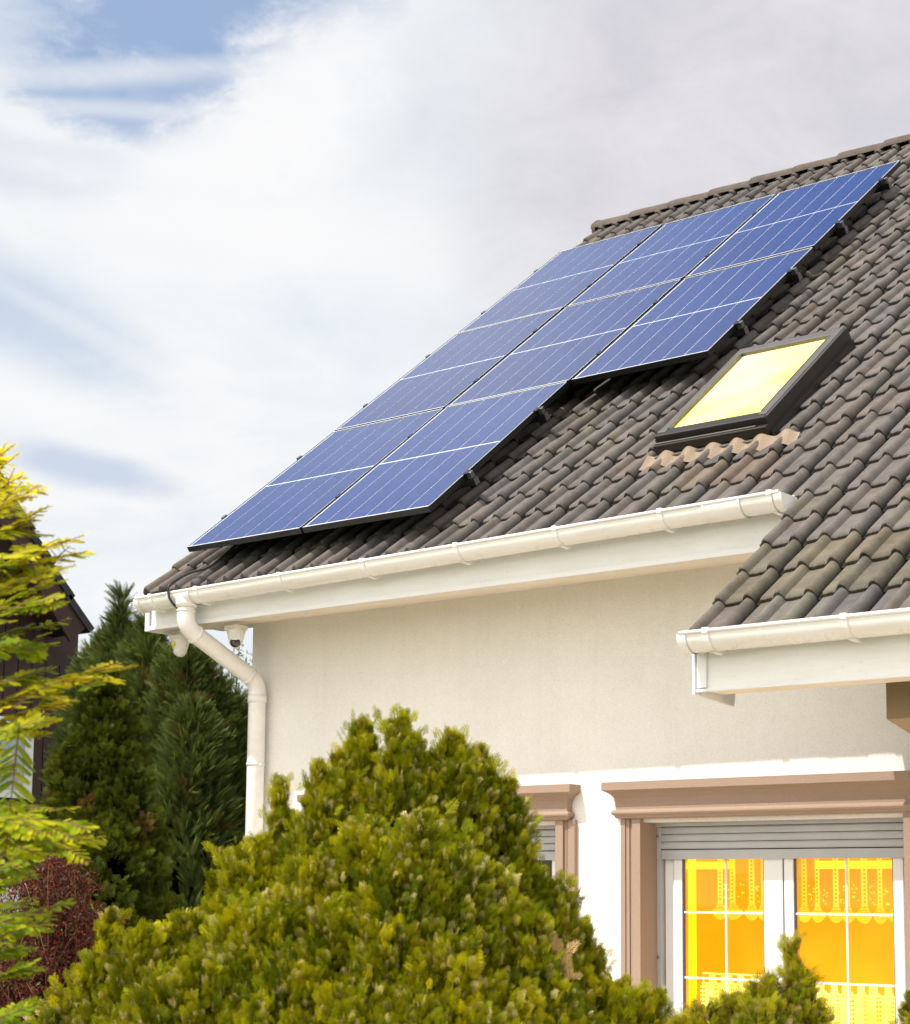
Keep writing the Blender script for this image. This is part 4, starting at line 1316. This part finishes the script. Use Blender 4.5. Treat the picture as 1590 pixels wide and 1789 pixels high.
# ================================================================== NEIGHBOUR'S DARK HOUSE
def dark_house():
    D = 17.0
    E = at(163, 1098, D)                     # eave corner of the near verge
    # find the ridge direction in the plane X = E.x so that the verge passes through the photographed line
    Xp = E.x
    def onX(px, py):
        d = ray(px, py); k = Xp/d.x; return Vector((Xp, d.y*k, d.z*k+EYE))
    Q = onX(38, 885)
    s = (Q.z-E.z)/(Q.y-E.y)                  # negative: rises to smaller y
    run = 3.6
    A = Vector((Xp, E.y-run, E.z-s*run))
    h = empty('neighbour_house', (Xp-3, E.y-run, 0)); tag(h, 'dark brown timber house with steep black roof behind the trees', 'house')
    deep = 7
    def para(m, p0, p1, off0, off1, x0, x1):
        d = (p1-p0).normalized(); n = Vector((0, -d.z, d.y)); n = n if n.z > 0 else -n
        a = [p0+n*off0, p1+n*off0, p1+n*off1, p0+n*off1]
        V0 = [m.bm.verts.new((x0, p.y, p.z)) for p in a]; V1 = [m.bm.verts.new((x1, p.y, p.z)) for p in a]
        m.bm.faces.new(V0); m.bm.faces.new(V1[::-1])
        for i in range(4): j = (i+1) % 4; m.bm.faces.new((V0[i], V0[j], V1[j], V1[i]))
    A2 = Vector((Xp, A.y-run, E.z))
    # black tiles in courses, stepped along the verge
    m = MB(); d = (A-E); n = 15
    for i in range(n):
        p0 = E+d*(i/n); p1 = E+d*((i+1.12)/n)
        dn = d.normalized(); nn = Vector((0, -dn.z, dn.y)); nn = nn if nn.z > 0 else -nn
        q0 = p0+nn*-.0; q1 = p1-nn*.035
        para(m, q0, q1, -.07, .0, Xp+.02, Xp-deep)
    para(m, A, A2, -.07, .0, Xp+.02, Xp-deep)
    m.build('roof', M['blacktile'], h)
    m = MB(); para(m, E+d*.01, A, -.30, -.075, Xp+.0, Xp-.03); para(m, A, A2, -.30, -.075, Xp+.0, Xp-.03)
    para(m, E+d*.02, A, -.12, -.08, Xp-.03, Xp-deep)
    m.build('bargeboard', M['timber'], h)
    # wall set back under the verge, with vertical boards
    xw = Xp-.45
    def onW(px, py):
        d = ray(px, py); k = xw/d.x; return Vector((xw, d.y*k, d.z*k+EYE))
    yR = onW(150, 1150).y
    m = MB()
    y = yR; yl = A2.y+.6
    def roofz(yy): return (E.z + (-s)*(E.y-yy) if yy > A.y else E.z+(-s)*(yy-A2.y))-.35
    zb = onW(30, 1548).z
    w = .16
    while y > yl:
        y1 = max(yl, y-w+.012)
        V0 = [(xw, y, zb), (xw, y1, zb), (xw, y1, roofz(y1)), (xw, y, roofz(y))]
        A_ = [m.bm.verts.new(p) for p in V0]; B_ = [m.bm.verts.new((p[0]-.1, p[1], p[2])) for p in V0]
        m.bm.faces.new(A_)
        for i in range(4): j = (i+1) % 4; m.bm.faces.new((A_[i], A_[j], B_[j], B_[i]))
        y -= w
    m.box((xw-6, yR-.1, zb), (xw-.11, yR-.02, E.z-.1))
    m.box((xw-.14, yl, zb), (xw-.101, yR-.02, E.z+.2))
    m.build('wall', M['timber'], h)
    m = MB(); m.box((xw-6, yl, 0), (xw+.03, yR+.02, zb-.002)); m.build('plinth', M['wall'], h)
    # white framed window with grey net
    yw1 = onW(53, 1300).y; zt = onW(30, 1255).z; zb2 = onW(30, 1395).z; yw0 = yw1-1.1
    wd = empty('window', (xw, (yw0+yw1)/2, zb2), h)
    m = MB(); f = .07
    m.box((xw+.002, yw1-f, zb2), (xw+.05, yw1, zt)); m.box((xw+.002, yw0, zb2), (xw+.05, yw0+f, zt)); m.box((xw+.002, yw0+f, zt-f), (xw+.05, yw1-f, zt)); m.box((xw+.002, yw0+f, zb2), (xw+.05, yw1-f, zb2+f))
    m.box((xw+.004, (yw0+yw1)/2-.05, zb2+f), (xw+.048, (yw0+yw1)/2+.05, zt-f))
    m.build('frame', M['frame'], wd)
    m = MB()
    N = 60
    for i in range(N):
        a = yw0+f+(yw1-yw0-2*f)*i/N; b_ = yw0+f+(yw1-yw0-2*f)*(i+1)/N
        m.quad((xw+.012+.006*math.sin(i*1.1), a, zb2+f), (xw+.012+.006*math.sin((i+1)*1.1), b_, zb2+f), (xw+.012+.006*math.sin((i+1)*1.1), b_, zt-f), (xw+.012+.006*math.sin(i*1.1), a, zt-f))
    m.build('net_curtain', M['curtaingrey'], wd)
dark_house()

# ================================================================== SKY, SUN, CAMERA
SUN_DIR = Vector((-.40, -1.0, 1.63)).normalized()
el = math.asin(SUN_DIR.z); az = math.atan2(SUN_DIR.x, SUN_DIR.y)
sun = bpy.data.lights.new('sun', 'SUN'); sun.energy = 4.7; sun.angle = math.radians(.55); sun.color = (1, .965, .90)
so = bpy.data.objects.new('sun', sun); COL.objects.link(so)
so.rotation_euler = SUN_DIR.to_track_quat('Z', 'Y').to_euler()

wd = bpy.data.worlds.new('World'); SC.world = wd; wd.use_nodes = True
nt = wd.node_tree; nt.nodes.clear()
def wn(typ, **kw):
    nd = nt.nodes.new(typ)
    for k, v in kw.items():
        if k.startswith('_'): setattr(nd, k[1:], v)
        else: nd.inputs[int(k[1:]) if k[0] == 'i' and k[1:].isdigit() else k].default_value = v
    return nd
L_ = nt.links.new
out = wn('ShaderNodeOutputWorld'); bg = wn('ShaderNodeBackground', Strength=1.0)
sky = wn('ShaderNodeTexSky'); sky.sky_type = 'NISHITA'; sky.sun_disc = False; sky.sun_elevation = el; sky.sun_rotation = az; sky.altitude = 200; sky.air_density = 1.0; sky.dust_density = 1.2
tc = wn('ShaderNodeTexCoord')
sc_ = wn('ShaderNodeVectorMath', _operation='SCALE'); L_(sky.outputs[0], sc_.inputs[0]); sc_.inputs['Scale'].default_value = .12
# clouds live on a high flat layer: direction / height
sep = wn('ShaderNodeSeparateXYZ'); L_(tc.outputs['Generated'], sep.inputs[0])
mx = wn('ShaderNodeMath', _operation='MAXIMUM', i1=.06); L_(sep.outputs['Z'], mx.inputs[0])
ad = wn('ShaderNodeMath', _operation='ADD', i1=.22); L_(mx.outputs[0], ad.inputs[0])
cmb = wn('ShaderNodeCombineXYZ')
for ax_, sock in (('X', 0), ('Y', 1)):
    dv = wn('ShaderNodeMath', _operation='DIVIDE'); L_(sep.outputs[ax_], dv.inputs[0]); L_(ad.outputs[0], dv.inputs[1]); L_(dv.outputs[0], cmb.inputs[sock])
nz = wn('ShaderNodeTexNoise', Scale=2.6, Detail=9, Roughness=.58, Distortion=.35); L_(cmb.outputs[0], nz.inputs['Vector'])
nz2 = wn('ShaderNodeTexNoise', Scale=7.5, Detail=9, Roughness=.62, Distortion=.5); L_(cmb.outputs[0], nz2.inputs['Vector'])
nz3 = wn('ShaderNodeTexNoise', Scale=11.0, Detail=12, Roughness=.66, Distortion=.25); L_(cmb.outputs[0], nz3.inputs['Vector'])
def ramp(fac, stops):
    r = wn('ShaderNodeValToRGB'); cr = r.color_ramp
    while len(cr.elements) < len(stops): cr.elements.new(.5)
    for e, (p, c) in zip(cr.elements, stops): e.position = p; e.color = (*c, 1)
    L_(fac, r.inputs[0]); return r.outputs[0]
def mixc(a, b, f, mode='MIX'):
    nd = wn('ShaderNodeMix', _data_type='RGBA', _blend_type=mode)
    for sock, v in ((nd.inputs[6], a), (nd.inputs[7], b), (nd.inputs[0], f)):
        if isinstance(v, (int, float)): sock.default_value = v
        elif isinstance(v, tuple): sock.default_value = (*v, 1)
        else: L_(v, sock)
    return nd.outputs[2]
def dirblob(px, py, r_in, r_out, noise_amt=.12, stretch=None, d0=None):
    """soft region of the sky round a fixed world direction, its edge broken up by the cloud noise"""
    if d0 is None: d0 = ray(px, py).normalized()
    sb = wn('ShaderNodeVectorMath', _operation='SUBTRACT'); L_(tc.outputs['Generated'], sb.inputs[0]); sb.inputs[1].default_value = d0
    src = sb.outputs[0]
    if stretch:
        ang, sx, sy = stretch
        # distances along two sky directions
        e1 = (RIGHT*math.cos(ang)+UP*math.sin(ang)); e2 = (-RIGHT*math.sin(ang)+UP*math.cos(ang))
        ds = []
        for e, s_ in ((e1, sx), (e2, sy)):
            dt = wn('ShaderNodeVectorMath', _operation='DOT_PRODUCT'); L_(src, dt.inputs[0]); dt.inputs[1].default_value = e
            ml = wn('ShaderNodeMath', _operation='MULTIPLY', i1=1/s_); L_(dt.outputs['Value'], ml.inputs[0])
            pw = wn('ShaderNodeMath', _operation='POWER', i1=2.0); ab = wn('ShaderNodeMath', _operation='ABSOLUTE'); L_(ml.outputs[0], ab.inputs[0]); L_(ab.outputs[0], pw.inputs[0]); ds.append(pw.outputs[0])
        sm_ = wn('ShaderNodeMath', _operation='ADD'); L_(ds[0], sm_.inputs[0]); L_(ds[1], sm_.inputs[1])
        sq = wn('ShaderNodeMath', _operation='SQRT'); L_(sm_.outputs[0], sq.inputs[0]); dist = sq.outputs[0]
    else:
        ln = wn('ShaderNodeVectorMath', _operation='LENGTH'); L_(src, ln.inputs[0]); dist = ln.outputs['Value']
    na = wn('ShaderNodeMath', _operation='SUBTRACT', i1=.5); L_(nz3.outputs['Fac'], na.inputs[0])
    nb = wn('ShaderNodeMath', _operation='MULTIPLY', i1=noise_amt); L_(na.outputs[0], nb.inputs[0])
    s2 = wn('ShaderNodeMath', _operation='ADD'); L_(dist, s2.inputs[0]); L_(nb.outputs[0], s2.inputs[1])
    mr = wn('ShaderNodeMapRange', _interpolation_type='SMOOTHSTEP'); mr.inputs['From Min'].default_value = r_in; mr.inputs['From Max'].default_value = r_out
    mr.inputs['To Min'].default_value = 1; mr.inputs['To Max'].default_value = 0; L_(s2.outputs[0], mr.inputs['Value'])
    return mr.outputs[0]
base_c = ramp(nz.outputs['Fac'], [(.30, (.74, .82, .90)), (.44, (.84, .89, .93)), (.56, (.94, .945, .955)), (.72, (.87, .90, .94))])
# lavender-grey bank on the right
grey = dirblob(1380, 250, .09, .26, .10)
c1 = mixc(base_c, ramp(nz2.outputs['Fac'], [(.35, (.68, .665, .72)), (.65, (.79, .775, .805))]), grey)
blue = mixc(sc_.outputs[0], (.36, .50, .76), .75)
for (px, py, ri, ro, na, st, amt) in ((350, 15, .45, 1.05, 1.3, (.12, .11, .045), .95), (330, 170, .45, 1.0, 1.6, (.05, .09, .03), .75), (30, 540, .2, 1.1, .8, (-.5, .10, .035), .42),
                                     (160, 820, .3, 1.1, .7, (-.22, .06, .014), .50), (60, 300, .3, 1.1, 1.0, (-.1, .08, .022), .3), (30, 40, .3, 1.1, 1., (.6, .04, .04), .45)):
    mk = dirblob(px, py, ri, ro, na, st)
    mm_ = wn('ShaderNodeMath', _operation='MULTIPLY', i1=amt); L_(mk, mm_.inputs[0])
    c1 = mixc(c1, blue, mm_.outputs[0])
for (px, py, ri, ro, na, st, amt) in ((520, 180, .4, 1.1, 1.8, (.7, .07, .045), .9), (400, 260, .4, 1.1, 1.8, (.5, .07, .03), .8), (330, 420, .3, 1.2, 1.2, (-.12, .10, .04), .8), (700, 440, .1, 1.2, .3, (0, .05, .05), .7), (90, 700, .2, 1.1, .8, (-.4, .07, .02), .5), (230, 1050, .2, 1.1, .8, (0, .03, .03), .6)):
    mk = dirblob(px, py, ri, ro, na, st)
    mm_ = wn('ShaderNodeMath', _operation='MULTIPLY', i1=amt); L_(mk, mm_.inputs[0])
    c1 = mixc(c1, (.96, .96, .965), mm_.outputs[0])
# sky behind camera brightened to lift the walls; unseen blue patches colour panel reflections
warm = wn('ShaderNodeMapRange', _interpolation_type='SMOOTHSTEP'); warm.inputs['From Min'].default_value = .15; warm.inputs['From Max'].default_value = -.55
L_(sep.outputs['Y'], warm.inputs['Value'])
c1 = mixc(c1, (1.95, 1.87, 1.77), warm.outputs[0])
hb = dirblob(0, 0, .06, .34, .12, d0=Vector((-.36, .60, .715)).normalized())
hm = wn('ShaderNodeMath', _operation='MULTIPLY', i1=.95); L_(hb, hm.inputs[0])
c1 = mixc(c1, (.15, .24, .50), hm.outputs[0])
hb2 = dirblob(0, 0, .07, .27, .10, d0=Vector((-.70, .28, .66)).normalized())
c1 = mixc(c1, (.46, .58, .86), hb2)
for (px, py, ang, sx, sy, amt) in ((180, 128, .10, .13, .009, .55), (230, 192, .0, .12, .006, .45), (160, 300, -.10, .11, .010, .5), (230, 430, -.12, .12, .012, .5), (170, 590, -.48, .10, .008, .4)):  # thin pale streaks painted into the sky in place of sun rays
    mk = dirblob(px, py, .1, 1.1, .3, (ang, sx, sy)); mm_ = wn('ShaderNodeMath', _operation='MULTIPLY', i1=amt); L_(mk, mm_.inputs[0])
    c1 = mixc(c1, (.92, .93, .94), mm_.outputs[0])
L_(c1, bg.inputs[0]); L_(bg.outputs[0], out.inputs[0])

cam = bpy.data.cameras.new('camera'); co = bpy.data.objects.new('camera', cam); COL.objects.link(co)
cam.sensor_fit = 'HORIZONTAL'; cam.sensor_width = 36; cam.lens = F_PX/1590*36
cam.shift_x = (795-CX)/1590; cam.shift_y = (CY-894.5)/1590
cam.clip_start = .05; cam.clip_end = 3000
mat = Matrix((RIGHT, UP, -FWD)).transposed().to_4x4(); mat.translation = (0, 0, EYE)
co.matrix_world = mat
cam.dof.use_dof = True; cam.dof.focus_distance = 9.6; cam.dof.aperture_fstop = 6.3
SC.camera = co
SC.view_settings.view_transform = 'Standard'; SC.view_settings.look = 'None'; SC.view_settings.exposure = 0; SC.view_settings.gamma = 1
SC.render.engine = 'CYCLES'
SC.cycles.max_bounces = 8; SC.cycles.transparent_max_bounces = 12
